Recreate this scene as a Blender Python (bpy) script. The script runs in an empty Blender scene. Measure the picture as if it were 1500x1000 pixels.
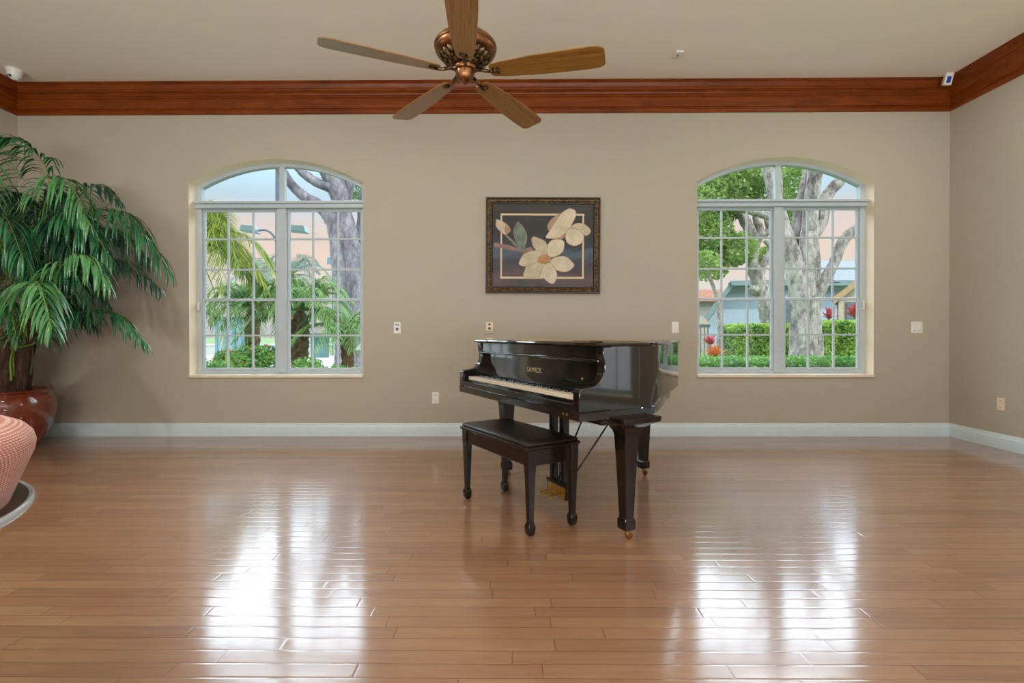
import bpy, math, random
from mathutils import Vector, Matrix, Euler
R = math.radians
PI = math.pi
sc = bpy.context.scene
col = sc.collection
random.seed(7)

# ------------------------------------------------------------------ camera numbers (18 mm-ish lens, eye height 1.04 m)
F = 750.0; EYE = 1.04; D = 5.14
YAW, PITCH, ROLL, SHIFT = .43, -.33, .08, 8.7
CAMROT = Euler((R(90 + PITCH), R(ROLL), R(YAW)), 'XYZ').to_matrix()
def at(x, y, Y):
    d = CAMROT @ Vector(((x - 750) / F, -(y + SHIFT - 500) / F, -1.0))
    return Vector((0, 0, EYE)) + d * (Y / d.y)

# ------------------------------------------------------------------ materials
def s2l(c):
    c /= 255.0
    return c / 12.92 if c <= .04045 else ((c + .055) / 1.055) ** 2.4
def rgb(r, g, b): return (s2l(r), s2l(g), s2l(b), 1)

class NT:
    def __init__(s, name):
        s.m = bpy.data.materials.new(name); s.m.use_nodes = True
        s.t = s.m.node_tree; s.t.nodes.clear()
        s.out = s.t.nodes.new('ShaderNodeOutputMaterial')
    def n(s, typ, **kw):
        nd = s.t.nodes.new(typ)
        for k, v in kw.items(): setattr(nd, k, v)
        return nd
    def l(s, a, b): s.t.links.new(a, b)
    def val(s, v):
        nd = s.n('ShaderNodeValue'); nd.outputs[0].default_value = v; return nd.outputs[0]
    def math(s, op, a, b=None, c=None):
        nd = s.n('ShaderNodeMath', operation=op)
        for i, x in enumerate((a, b, c)):
            if x is None: continue
            if isinstance(x, (int, float)): nd.inputs[i].default_value = x
            else: s.l(x, nd.inputs[i])
        return nd.outputs[0]
    def mix(s, f, a, b, mode='MIX'):
        nd = s.n('ShaderNodeMix', data_type='RGBA', blend_type=mode)
        for sock, x in ((nd.inputs[0], f), (nd.inputs[6], a), (nd.inputs[7], b)):
            if isinstance(x, (int, float, tuple)): sock.default_value = x
            else: s.l(x, sock)
        return nd.outputs[2]
    def ramp(s, f, stops):
        nd = s.n('ShaderNodeValToRGB'); e = nd.color_ramp.elements
        while len(e) < len(stops): e.new(.5)
        for i, (p, c) in enumerate(stops): e[i].position = p; e[i].color = c
        s.l(f, nd.inputs[0]); return nd.outputs[0]
    def coord(s, scale=(1, 1, 1), kind='Object', rot=(0, 0, 0)):
        tc = s.n('ShaderNodeTexCoord'); mp = s.n('ShaderNodeMapping')
        mp.inputs['Scale'].default_value = scale; mp.inputs['Rotation'].default_value = rot
        s.l(tc.outputs[kind], mp.inputs[0]); return mp.outputs[0]
    def noise(s, vec, scale, detail=3, rough=.5, dist=0):
        nd = s.n('ShaderNodeTexNoise'); nd.inputs['Scale'].default_value = scale
        nd.inputs['Detail'].default_value = detail; nd.inputs['Roughness'].default_value = rough
        nd.inputs['Distortion'].default_value = dist
        s.l(vec, nd.inputs['Vector']); return nd.outputs[0]
    def bsdf(s, color=None, rough=.5, metal=0, bump=None, bs=.1, bd=.01, **kw):
        p = s.n('ShaderNodeBsdfPrincipled')
        if color is not None:
            if isinstance(color, tuple): p.inputs['Base Color'].default_value = color
            else: s.l(color, p.inputs['Base Color'])
        if isinstance(rough, (int, float)): p.inputs['Roughness'].default_value = rough
        else: s.l(rough, p.inputs['Roughness'])
        p.inputs['Metallic'].default_value = metal
        for k, v in kw.items():
            k = k.replace('_', ' ')
            p.inputs[k].default_value = v
        if bump is not None:
            b = s.n('ShaderNodeBump'); b.inputs['Strength'].default_value = bs; b.inputs['Distance'].default_value = bd
            s.l(bump, b.inputs['Height']); s.l(b.outputs[0], p.inputs['Normal'])
        s.l(p.outputs[0], s.out.inputs[0]); return p

def simple(name, c, rough=.5, metal=0, var=.12, scale=8, bumpscale=None, bs=.1, **kw):
    t = NT(name); v = t.coord()
    nz = t.noise(v, scale)
    dk = tuple(x * (1 - var) for x in c[:3]) + (1,); lt = tuple(min(1, x * (1 + var)) for x in c[:3]) + (1,)
    cc = t.ramp(nz, [(.3, dk), (.7, lt)])
    t.bsdf(cc, rough, metal, t.noise(v, bumpscale) if bumpscale else None, bs, **kw)
    return t.m

def wood(name, c1, c2, axis='X', scale=1.0, rough=.3, an=1.0, **kw):
    t = NT(name); w_ = 9 * an; sx = {'X': (1.2, w_, w_), 'Y': (w_, 1.2, w_), 'Z': (w_, w_, 1.2)}[axis]
    v = t.coord(tuple(k * scale for k in sx))
    n1 = t.noise(v, 2.2, 6, .6, 1.1)
    v2 = t.coord(tuple(k * scale * 4 for k in sx))
    n2 = t.noise(v2, 3, 3, .6)
    f = t.math('ADD', t.math('MULTIPLY', n1, .75), t.math('MULTIPLY', n2, .25))
    cc = t.ramp(f, [(.32, c1), (.5, tuple((a + b) / 2 for a, b in zip(c1, c2))), (.68, c2)])
    t.bsdf(cc, rough, 0, f, .08, .004, **kw)
    return t.m

M = {}
def build_materials():
    # painted wall
    for nm, c in (('wall_paint', rgb(180, 171, 155)), ('ceiling_paint', rgb(236, 230, 216)), ('lit_reveal_paint', rgb(240, 222, 196))):  # reveals take a lightened wall colour that stands in for daylight
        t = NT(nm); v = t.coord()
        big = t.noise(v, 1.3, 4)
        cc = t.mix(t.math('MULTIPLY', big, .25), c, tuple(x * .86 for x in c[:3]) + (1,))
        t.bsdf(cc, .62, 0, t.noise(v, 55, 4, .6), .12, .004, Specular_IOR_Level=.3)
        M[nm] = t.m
    M['stone'] = simple('sill_stone', rgb(226, 214, 194), .35, var=.06)
    # strip floor
    t = NT('floor_boards'); tc = t.n('ShaderNodeTexCoord'); sep = t.n('ShaderNodeSeparateXYZ')
    t.l(tc.outputs['Object'], sep.inputs[0]); X, Y = sep.outputs[0], sep.outputs[1]
    W = .0667
    yr = t.math('DIVIDE', Y, W); row = t.math('FLOOR', yr); fy = t.math('SUBTRACT', yr, row)
    wn = t.n('ShaderNodeTexWhiteNoise', noise_dimensions='1D'); t.l(row, wn.inputs['W'])
    wn2 = t.n('ShaderNodeTexWhiteNoise', noise_dimensions='1D'); t.l(t.math('ADD', row, 77.3), wn2.inputs['W'])
    Lr = t.math('ADD', t.math('MULTIPLY', wn2.outputs[0], .5), .55)
    xr = t.math('DIVIDE', t.math('ADD', X, t.math('MULTIPLY', wn.outputs[0], 9.0)), Lr)
    cx = t.math('FLOOR', xr); fx = t.math('SUBTRACT', xr, cx)
    cb = t.n('ShaderNodeCombineXYZ'); t.l(row, cb.inputs[0]); t.l(cx, cb.inputs[1])
    wn3 = t.n('ShaderNodeTexWhiteNoise', noise_dimensions='2D'); t.l(cb.outputs[0], wn3.inputs['Vector'])
    plank = wn3.outputs[0]
    # grain shifted per board
    cb2 = t.n('ShaderNodeCombineXYZ')
    t.l(t.math('ADD', t.math('MULTIPLY', X, 2.0), t.math('MULTIPLY', plank, 40)), cb2.inputs[0])
    t.l(t.math('MULTIPLY', Y, 26.0), cb2.inputs[1]); t.l(plank, cb2.inputs[2])
    grain = t.noise(cb2.outputs[0], 1.6, 5, .62, .8)
    f = t.math('ADD', t.math('MULTIPLY', plank, .34), t.math('MULTIPLY', grain, .66))
    cc = t.ramp(f, [(.2, rgb(122, 90, 66)), (.42, rgb(142, 106, 78)), (.6, rgb(152, 116, 86)), (.82, rgb(166, 132, 98))])
    mott = t.noise(t.coord((2.2, 9, 1)), 2.4, 5, .68, .5)
    cc = t.mix(t.math('MULTIPLY', t.math('SUBTRACT', mott, .40), 1.5), cc, rgb(140, 90, 64))
    blot = t.noise(t.coord((.35, 1.2, 1)), 1.7, 4, .6)
    cc = t.mix(t.math('MULTIPLY', blot, .35), cc, rgb(140, 94, 68))
    # joints
    ey = t.math('MINIMUM', fy, t.math('SUBTRACT', 1.0, fy)); ey = t.math('MULTIPLY', ey, W)
    ex = t.math('MULTIPLY', t.math('MINIMUM', fx, t.math('SUBTRACT', 1.0, fx)), Lr)
    e = t.math('MINIMUM', ey, ex)
    gap = t.math('LESS_THAN', e, .0011)
    cc = t.mix(t.math('MULTIPLY', gap, .75), cc, rgb(58, 32, 20))
    mr = t.n('ShaderNodeMapRange'); t.l(e, mr.inputs[0]); mr.inputs[1].default_value = 0; mr.inputs[2].default_value = .006
    scuff = t.noise(t.coord((1.6, 5, 1)), 4.5, 6, .72)
    hgt = t.math('ADD', mr.outputs[0], t.math('MULTIPLY', t.noise(t.coord((.8, 6, 1)), 3.0, 3), .5))
    rough = t.math('ADD', .05, t.math('MULTIPLY', scuff, .15))
    p = t.bsdf(cc, .45, 0, hgt, .13, .004, Specular_IOR_Level=.3, Coat_Weight=1.0, Coat_IOR=1.7)
    t.l(rough, p.inputs['Coat Roughness'])
    b2 = t.n('ShaderNodeBump'); b2.inputs['Strength'].default_value = .06; b2.inputs['Distance'].default_value = .004
    t.l(hgt, b2.inputs['Height']); t.l(b2.outputs[0], p.inputs['Coat Normal'])
    M['floor'] = t.m
    M['crown'] = wood('cherry_crown_wood', rgb(98, 40, 6), rgb(140, 68, 16), 'X', .7, .4, Specular_IOR_Level=.3)
    M['crown_y'] = wood('cherry_crown_wood_return', rgb(98, 40, 6), rgb(140, 68, 16), 'Y', .7, .4, Specular_IOR_Level=.3)
    M['white_trim'] = simple('white_trim_paint', rgb(204, 220, 226), .35, var=.03)
    M['win_white'] = simple('white_window_paint', rgb(182, 194, 201), .35, var=.03)
    M['plate'] = simple('white_plate_plastic', rgb(225, 226, 222), .3, var=.02)
    M['plate_beige'] = simple('almond_plate_plastic', rgb(232, 212, 184), .35, var=.02)
    M['dark'] = simple('dark_plastic', rgb(30, 30, 32), .4, var=.1)
    M['grey'] = simple('grey_plastic', rgb(120, 122, 124), .4, var=.1)
    M['paper'] = simple('label_paper', rgb(214, 196, 170), .7, var=.05)
    M['blue_led'] = simple('blue_lens', rgb(36, 52, 150), .15, var=.3)
    # glass
    t = NT('window_glass'); tr = t.n('ShaderNodeBsdfTransparent'); gl = t.n('ShaderNodeBsdfGlossy')
    tr.inputs[0].default_value = (.965, .985, .98, 1); gl.inputs['Roughness'].default_value = 0
    fr = t.n('ShaderNodeFresnel'); fr.inputs[0].default_value = 1.45; mx = t.n('ShaderNodeMixShader')
    t.l(fr.outputs[0], mx.inputs[0]); t.l(tr.outputs[0], mx.inputs[1]); t.l(gl.outputs[0], mx.inputs[2]); t.l(mx.outputs[0], t.out.inputs[0])
    M['glass'] = t.m
    # piano
    t = NT('black_polyester'); v = t.coord((1, 1, 1))
    hz = t.noise(v, 9, 5, .7)
    t.bsdf(t.ramp(hz, [(.3, (.007, .006, .006, 1)), (.75, (.016, .012, .010, 1))]), .05, 0, t.noise(v, 2.2, 2), .02, .02, Specular_IOR_Level=.95)
    M['black'] = t.m
    M['black_leg'] = simple('ebonised_wood', (.013, .008, .006, 1), .14, var=.3)
    M['vinyl'] = simple('black_vinyl', (.016, .013, .012, 1), .33, var=.2, bumpscale=160, bs=.06)
    M['ivory'] = simple('ivory_keys', rgb(222, 208, 186), .25, var=.03)
    M['ebony'] = simple('ebony_keys', (.010, .010, .011, 1), .22, var=.1)
    M['brass'] = simple('brass', rgb(196, 158, 84), .28, 1, var=.15, scale=40)
    M['copper_wheel'] = simple('aged_brass_wheel', rgb(128, 78, 48), .35, 1, var=.2, scale=40)
    M['gold'] = simple('gold_lettering', rgb(226, 208, 160), .35, .6, var=.05)
    # fan
    M['antique'] = simple('antique_copper', rgb(134, 92, 62), .36, 1, var=.35, scale=14)
    t = NT('antique_filigree'); v = t.coord()
    w = t.n('ShaderNodeTexNoise'); w.inputs['Scale'].default_value = 60; t.l(v, w.inputs[0])
    t.bsdf(t.ramp(w.outputs[0], [(.40, rgb(34, 24, 16)), (.68, rgb(140, 114, 84))]), .36, .9, w.outputs[0], .5, .01); M['filigree'] = t.m
    M['oak'] = wood('oak_blade', rgb(84, 50, 16), rgb(166, 118, 50), 'X', 1.3, .3, an=5, Coat_Weight=.35, Coat_Roughness=.2)
    # picture
    t = NT('antique_gold_frame'); v = t.coord()
    n = t.noise(v, 55, 4, .7)
    t.bsdf(t.ramp(n, [(.40, rgb(34, 24, 14)), (.56, rgb(96, 70, 34)), (.72, rgb(150, 116, 60))]), .4, .35, n, .5, .006); M['gilt'] = t.m
    M['frame_dark'] = simple('dark_frame_edge', rgb(40, 28, 18), .35, var=.3, scale=30)
    t = NT('floral_print_ground'); v = t.coord((1, 1, 2.2)); n = t.noise(v, 2.1, 5, .6, .6)
    s3 = t.n('ShaderNodeSeparateXYZ'); t.l(t.coord(), s3.inputs[0])
    f = t.math('ADD', t.math('ADD', .5, t.math('MULTIPLY', s3.outputs[2], -1.05)), t.math('MULTIPLY', t.math('SUBTRACT', n, .5), .55))
    t.bsdf(t.ramp(f, [(.1, rgb(66, 66, 64)), (.32, rgb(52, 50, 50)), (.5, rgb(60, 64, 70)), (.6, rgb(84, 98, 110)), (.7, rgb(70, 66, 74)), (.82, rgb(98, 82, 84)), (.95, rgb(70, 70, 70))]), .5, Specular_IOR_Level=.3); M['print'] = t.m
    M['cream_line'] = simple('cream_border', rgb(214, 190, 158), .5, var=.05)
    M['petal'] = simple('cream_petals', rgb(192, 176, 150), .5, var=.16, scale=9)
    M['petal_b'] = simple('pale_petals', rgb(208, 194, 168), .5, var=.14, scale=9)
    M['petal_c'] = simple('shaded_petals', rgb(168, 134, 108), .5, var=.15, scale=9)
    M['petal_line'] = simple('petal_contours', rgb(150, 120, 96), .5, var=.15)
    M['stamen'] = simple('ochre_stamens', rgb(178, 130, 74), .5, var=.3, scale=60)
    M['print_leaf'] = simple('print_leaves', rgb(104, 118, 104), .5, var=.35, scale=16)
    M['print_pink'] = simple('print_pink', rgb(146, 102, 96), .5, var=.2)
    # palm
    def leafmat(name, c1, c2, rough=.35, tl=.15, sc_=6):
        t = NT(name); v = t.coord(); n = t.noise(v, sc_, 3, .6)
        cc = t.ramp(n, [(.3, c1), (.7, c2)])
        p = t.bsdf(cc, rough)
        tb = t.n('ShaderNodeBsdfTranslucent'); t.l(cc, tb.inputs[0]); ms = t.n('ShaderNodeMixShader'); ms.inputs[0].default_value = tl
        t.l(p.outputs[0], ms.inputs[1]); t.l(tb.outputs[0], ms.inputs[2]); t.l(ms.outputs[0], t.out.inputs[0]); return t.m
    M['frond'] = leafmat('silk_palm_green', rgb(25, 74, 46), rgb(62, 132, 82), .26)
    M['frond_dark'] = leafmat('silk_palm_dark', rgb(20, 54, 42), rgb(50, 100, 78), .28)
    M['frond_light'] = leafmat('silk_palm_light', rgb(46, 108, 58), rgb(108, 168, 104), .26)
    M['petiole'] = simple('palm_stem', rgb(112, 142, 46), .45, var=.35, scale=5)
    t = NT('palm_fibre'); v = t.coord((1, 1, .12)); n = t.noise(v, 38, 5, .7)
    t.bsdf(t.ramp(n, [(.35, rgb(40, 27, 20)), (.55, rgb(78, 54, 38)), (.72, rgb(112, 82, 58))]), .9, 0, n, .9, .02); M['sheath'] = t.m
    M['soil'] = simple('potting_moss', rgb(66, 48, 34), .95, var=.4, scale=30, bumpscale=60, bs=.8)
    M['terracotta'] = simple('glazed_terracotta', rgb(124, 52, 28), .12, var=.25, scale=4, Coat_Weight=.8, Coat_Roughness=.05)
    # chair
    t = NT('pink_woven_upholstery'); tc = t.n('ShaderNodeTexCoord'); sep = t.n('ShaderNodeSeparateXYZ'); t.l(tc.outputs['Object'], sep.inputs[0])
    ang = t.math('ARCTAN2', sep.outputs[1], sep.outputs[0])
    zz = t.math('MULTIPLY', sep.outputs[2], 235.0); aa = t.math('MULTIPLY', ang, 38.0)
    rows = t.math('SINE', t.math('MULTIPLY', zz, 6.2832)); cols = t.math('SINE', t.math('ADD', t.math('MULTIPLY', aa, 6.2832), t.math('MULTIPLY', zz, 1.1)))
    bandn = t.noise(t.coord((4, 4, 1.2)), 2.0, 2)
    k = t.math('MULTIPLY', t.math('GREATER_THAN', rows, -.05), t.math('GREATER_THAN', t.math('ADD', cols, t.math('MULTIPLY', bandn, 1.6)), .42))
    cc = t.mix(t.math('MULTIPLY', k, .85), rgb(176, 92, 80), rgb(232, 196, 180))
    t.bsdf(cc, .85, 0, t.math('ADD', rows, k), .25, .003, Sheen_Weight=.3); M['weave'] = t.m
    M['arm_top'] = simple('dark_arm_pad', rgb(70, 52, 46), .35, var=.15)
    M['arm_edge'] = simple('grey_arm_edge', rgb(176, 188, 200), .22, var=.06, Coat_Weight=.4)
    # outside
    M['lawn'] = simple('lawn_grass', rgb(96, 124, 66), .9, var=.35, scale=5, bumpscale=30, bs=.6)
    M['paving'] = simple('pale_paving', rgb(190, 186, 184), .8, var=.06)
    M['leaf_green'] = leafmat('tree_leaves', rgb(78, 122, 56), rgb(178, 204, 116), .5, .45, 1.6)
    M['leaf_far'] = leafmat('far_tree_leaves', rgb(58, 96, 62), rgb(110, 150, 96), .5, .35, 1.4)
    M['leaf_hedge'] = leafmat('hedge_leaves', rgb(82, 134, 50), rgb(178, 208, 96), .5, .35, 2.5)
    M['leaf_low'] = leafmat('low_hedge_leaves', rgb(62, 118, 56), rgb(136, 182, 92), .5, .35, 3)
    M['hedge_core'] = simple('hedge_twigs', rgb(48, 72, 30), .9, var=.3)
    M['date'] = leafmat('date_palm_leaves', rgb(84, 134, 78), rgb(150, 186, 110), .45, .3, 2)
    M['coco'] = leafmat('coconut_leaves', rgb(88, 122, 44), rgb(176, 180, 74), .45, .35, 1.2)
    M['far_palm'] = leafmat('blue_palm_leaves', rgb(70, 112, 110), rgb(120, 156, 146), .5, .3, 1)
    t = NT('grey_bark'); v = t.coord((1, 1, .5)); n = t.noise(v, 11, 7, .78); n2 = t.noise(t.coord((1, 1, .5)), 3.2, 4, .7)
    cc = t.ramp(t.math('ADD', t.math('MULTIPLY', n, .5), t.math('MULTIPLY', n2, .5)), [(.38, rgb(76, 70, 68)), (.45, rgb(122, 115, 110)), (.53, rgb(172, 165, 158)), (.62, rgb(206, 199, 191))])
    t.bsdf(cc, .85, 0, n, .9, .06); M['bark'] = t.m
    t = NT('dusky_bark'); v = t.coord((1, 1, .4)); n = t.noise(v, 11, 7, .78); n2 = t.noise(t.coord((1, 1, .4)), 3.0, 4, .7)
    cc = t.ramp(t.math('ADD', t.math('MULTIPLY', n, .5), t.math('MULTIPLY', n2, .5)), [(.38, rgb(74, 72, 84)), (.46, rgb(108, 103, 116)), (.54, rgb(144, 137, 148)), (.62, rgb(178, 170, 176))])
    t.bsdf(cc, .85, 0, n, .9, .06); M['bark_b'] = t.m
    M['palm_trunk'] = simple('palm_boots', rgb(110, 80, 58), .9, var=.55, scale=14, bumpscale=18, bs=1.0)
    M['house_blue'] = simple('pale_blue_stucco', rgb(160, 174, 192), .8, var=.04)
    M['house_beige'] = simple('beige_stucco', rgb(176, 164, 148), .8, var=.04)
    M['fascia'] = simple('grey_green_fascia', rgb(116, 138, 140), .6, var=.08)
    M['fascia_tan'] = simple('tan_fascia', rgb(172, 140, 102), .6, var=.08)
    t = NT('grey_roof_tiles'); v = t.coord((1, 1, 1)); bk = t.n('ShaderNodeTexBrick'); bk.inputs['Scale'].default_value = 1.6
    bk.inputs['Color1'].default_value = rgb(66, 78, 92); bk.inputs['Color2'].default_value = rgb(84, 96, 110); bk.inputs['Mortar'].default_value = rgb(120, 130, 140)
    bk.inputs['Mortar Size'].default_value = .06; t.l(v, bk.inputs[0]); t.bsdf(bk.outputs[0], .7); M['tile_grey'] = t.m
    M['tile_red'] = simple('terracotta_roof_tiles', rgb(196, 140, 118), .8, var=.2, scale=12)
    M['window_dark'] = simple('grey_house_glass', rgb(96, 112, 122), .2, var=.2)  # one even grey-blue tone for the house windows
    M['teal'] = simple('teal_metal', rgb(98, 140, 148), .5, var=.08)
    M['pool_blue'] = simple('pale_teal_screen', rgb(136, 168, 180), .6, var=.12, scale=2)
    M['pole'] = simple('grey_blue_pole', rgb(84, 98, 116), .5, var=.08)
    M['lamp_green'] = simple('grey_green_lamp_metal', rgb(84, 108, 108), .45, var=.08)
    M['fence_dark'] = simple('dark_fence_metal', rgb(84, 92, 96), .5, var=.1)
    M['red_leaf'] = leafmat('red_cordyline_leaves', rgb(150, 44, 60), rgb(206, 96, 104), .5, .3, 5)
    M['croton'] = leafmat('croton_leaves', rgb(190, 84, 56), rgb(226, 160, 84), .5, .3, 6)
    M['flower'] = simple('coral_blossoms', rgb(220, 110, 84), .6, var=.2)
    M['ext_wall'] = simple('outside_stucco', rgb(176, 184, 176), .8, var=.05)
build_materials()

# ------------------------------------------------------------------ mesh builder
class MB:
    def __init__(s): s.v = []; s.f = []; s.mi = []; s.k = 0
    def face(s, idx): s.f.append(tuple(idx)); s.mi.append(s.k)
    def add(s, vs): b = len(s.v); s.v.extend(Vector(p) for p in vs); return b
    def quad(s, a, b, c, d):
        i = s.add((a, b, c, d)); s.face((i, i + 1, i + 2, i + 3))
    def poly(s, pts):
        i = s.add(pts); s.face(range(i, i + len(pts)))
    def box(s, x0, x1, y0, y1, z0, z1):
        i = s.add([(x, y, z) for z in (z0, z1) for x, y in ((x0, y0), (x1, y0), (x1, y1), (x0, y1))])
        for q in ((3, 2, 1, 0), (4, 5, 6, 7), (0, 1, 5, 4), (1, 2, 6, 5), (2, 3, 7, 6), (3, 0, 4, 7)): s.face(i + k for k in q)
    def loft(s, rings, cap=True, closed=True):
        n = len(rings[0]); b = [s.add(r) for r in rings]
        for a, c in zip(b, b[1:]):
            for j in range(n if closed else n - 1):
                k = (j + 1) % n; s.face((a + j, a + k, c + k, c + j))
        if cap:
            s.face(range(b[0] + n - 1, b[0] - 1, -1)); s.face(range(b[-1], b[-1] + n))
    def prism(s, poly, z0, z1): s.loft([[(x, y, z) for x, y in poly] for z in (z0, z1)])
    def extrude(s, pts, off):      # pts: planar 3D polygon
        o = Vector(off); s.loft([[Vector(p) for p in pts], [Vector(p) + o for p in pts]])
    def sq(s, prof, c=(0, 0)):      # square-section stack: (z, half) or (z, hx, hy)
        rings = []
        for p in prof:
            z, hx = p[0], p[1]; hy = p[2] if len(p) > 2 else hx
            rings.append([(c[0] - hx, c[1] - hy, z), (c[0] + hx, c[1] - hy, z), (c[0] + hx, c[1] + hy, z), (c[0] - hx, c[1] + hy, z)])
        s.loft(rings)
    def lathe(s, prof, n=32, c=(0, 0, 0), cap=True):
        s.loft([[(c[0] + r * math.cos(2 * PI * j / n), c[1] + r * math.sin(2 * PI * j / n), c[2] + z) for j in range(n)] for r, z in prof], cap)
    def tube(s, pts, rad, n=8, cap=True):
        pts = [Vector(p) for p in pts]; rings = []
        if not hasattr(rad, '__len__'): rad = [rad] * len(pts)
        up = None
        for i, p in enumerate(pts):
            d = (pts[min(i + 1, len(pts) - 1)] - pts[max(i - 1, 0)]).normalized()
            if up is None: up = d.orthogonal().normalized()
            up = (up - d * up.dot(d)); up = up.normalized() if up.length > 1e-6 else d.orthogonal().normalized()
            w = d.cross(up)
            rings.append([p + (up * math.cos(2 * PI * j / n) + w * math.sin(2 * PI * j / n)) * rad[i] for j in range(n)])
        s.loft(rings, cap)
    def build(s, name, mats, parent=None, loc=None, rotz=0, smooth=None, bevel=0, seg=2):
        me = bpy.data.meshes.new(name); me.from_pydata(s.v, [], s.f); me.validate()
        if not isinstance(mats, (list, tuple)): mats = [mats]
        for m in mats: me.materials.append(M[m] if isinstance(m, str) else m)
        if len(mats) > 1 and len(me.polygons) == len(s.mi): me.polygons.foreach_set('material_index', s.mi)
        if smooth:
            me.polygons.foreach_set('use_smooth', [True] * len(me.polygons)); me.set_sharp_from_angle(angle=R(smooth))
        me.update()
        o = bpy.data.objects.new(name, me); col.objects.link(o)
        if parent: o.parent = parent
        if loc: o.location = loc
        o.rotation_euler.z = rotz
        if bevel:
            b = o.modifiers.new('Bevel', 'BEVEL'); b.width = bevel; b.segments = seg; b.limit_method = 'ANGLE'; b.angle_limit = R(40)
        return o

def tag(o, label=None, cat=None, group=None, kind=None):
    if label: o['label'] = label
    if cat: o['category'] = cat
    if group: o['group'] = group
    if kind: o['kind'] = kind
    return o
def empty(name, loc=(0, 0, 0), rotz=0, **kw):
    o = bpy.data.objects.new(name, None); col.objects.link(o); o.location = loc; o.rotation_euler.z = rotz; o.empty_display_size = .1
    return tag(o, **kw)
def kids(o): return [c for c in bpy.data.objects if c.parent == o]
def spline(P, n):
    P = [Vector(p) for p in P]; Q = [P[0] * 2 - P[1]] + P + [P[-1] * 2 - P[-2]]; out = []
    for i in range(len(P) - 1):
        a, b, c, d = Q[i:i + 4]
        for k in range(n):
            t = k / n
            out.append(.5 * ((2 * b) + (c - a) * t + (2 * a - 5 * b + 4 * c - d) * t * t + (3 * b - a - 3 * c + d) * t ** 3))
    out.append(P[-1]); return out

# ------------------------------------------------------------------ the room
XL, XR, YF, YB, ZC, TH = -5.025, 4.322, -3.2, D, 3.51, .25
b = MB(); b.box(XL - TH, XR + TH, YF - TH, YB + TH, -.12, 0)
tag(b.build('floor', 'floor'), kind='structure')
b = MB(); b.box(XL - TH - .5, XR + TH + .5, YF - TH - .6, YB + TH + .05, ZC, ZC + .2)
tag(b.build('ceiling', 'ceiling_paint'), kind='structure')

NSEG = 28
def arch(op, t):        # point of the segmental arch at parameter 0..1
    x0, x1, z0, zs, rise = op
    h = (x1 - x0) / 2
    if rise <= 0: return (x0 + (x1 - x0) * t, zs)
    rad = (h * h + rise * rise) / (2 * rise); half = math.asin(h / rad)
    a = -half + 2 * half * t
    return ((x0 + x1) / 2 + rad * math.sin(a), zs + rise - rad + rad * math.cos(a))
def wall(name, length, openings, origin, rotz):
    """local x along the wall, local y = outwards, z up; interior face at y = 0"""
    b = MB(); xs = 0
    b.k = 0
    for op in sorted(openings):
        x0, x1, z0, zs, rise = op
        for k, y in ((0, 0), (1, TH)):
            b.k = k
            b.quad((xs, y, 0), (x0, y, 0), (x0, y, ZC), (xs, y, ZC))
            b.quad((x0, y, 0), (x1, y, 0), (x1, y, z0), (x0, y, z0))
            for i in range(NSEG):
                p, q = arch(op, i / NSEG), arch(op, (i + 1) / NSEG)
                b.quad((p[0], y, p[1]), (q[0], y, q[1]), (q[0], y, ZC), (p[0], y, ZC))
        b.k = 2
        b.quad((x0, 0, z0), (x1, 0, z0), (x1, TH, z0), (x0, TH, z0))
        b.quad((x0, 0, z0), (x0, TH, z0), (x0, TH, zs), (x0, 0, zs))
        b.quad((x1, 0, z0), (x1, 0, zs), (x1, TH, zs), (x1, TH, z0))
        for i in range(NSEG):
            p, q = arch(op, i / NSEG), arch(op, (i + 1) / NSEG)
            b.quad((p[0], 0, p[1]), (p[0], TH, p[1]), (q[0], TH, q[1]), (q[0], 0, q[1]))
        xs = x1
    for k, y in ((0, 0), (1, TH)):
        b.k = k; b.quad((xs, y, 0), (length, y, 0), (length, y, ZC), (xs, y, ZC))
    o = b.build(name, ['wall_paint', 'ext_wall', 'lit_reveal_paint'], None, origin, rotz)
    return tag(o, kind='structure')

WW = 1.76; SILL, SPR, RISE = .612, 2.548, .24
W1 = (-3.294 - XL, -3.294 + WW - XL, SILL, SPR, RISE)
W2 = (1.814 - XL, 1.814 + WW - XL, SILL, SPR, RISE)
wall('wall_back', XR - XL, [W1, W2], (XL, YB, 0), 0)
W3 = (3.84, 3.84 + 1.85, .24, 2.45, 0)                    # right wall, measured from the back corner
W3b = (6.1, 6.1 + 1.85, .24, 2.45, 0)
wall('wall_right', YB - YF, [W3, W3b], (XR, YB, 0), R(-90))
W5 = (.5, 2.9, .24, 2.45, 0)
wall('wall_left', YB - YF, [W5], (XL, YF, 0), R(90))
RW = [(1.0, 4.0, .05, 2.6, 0), (5.2, 8.2, .05, 2.6, 0)]
wall('wall_front', XR - XL, RW, (XR, YF, 0), R(180))

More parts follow.
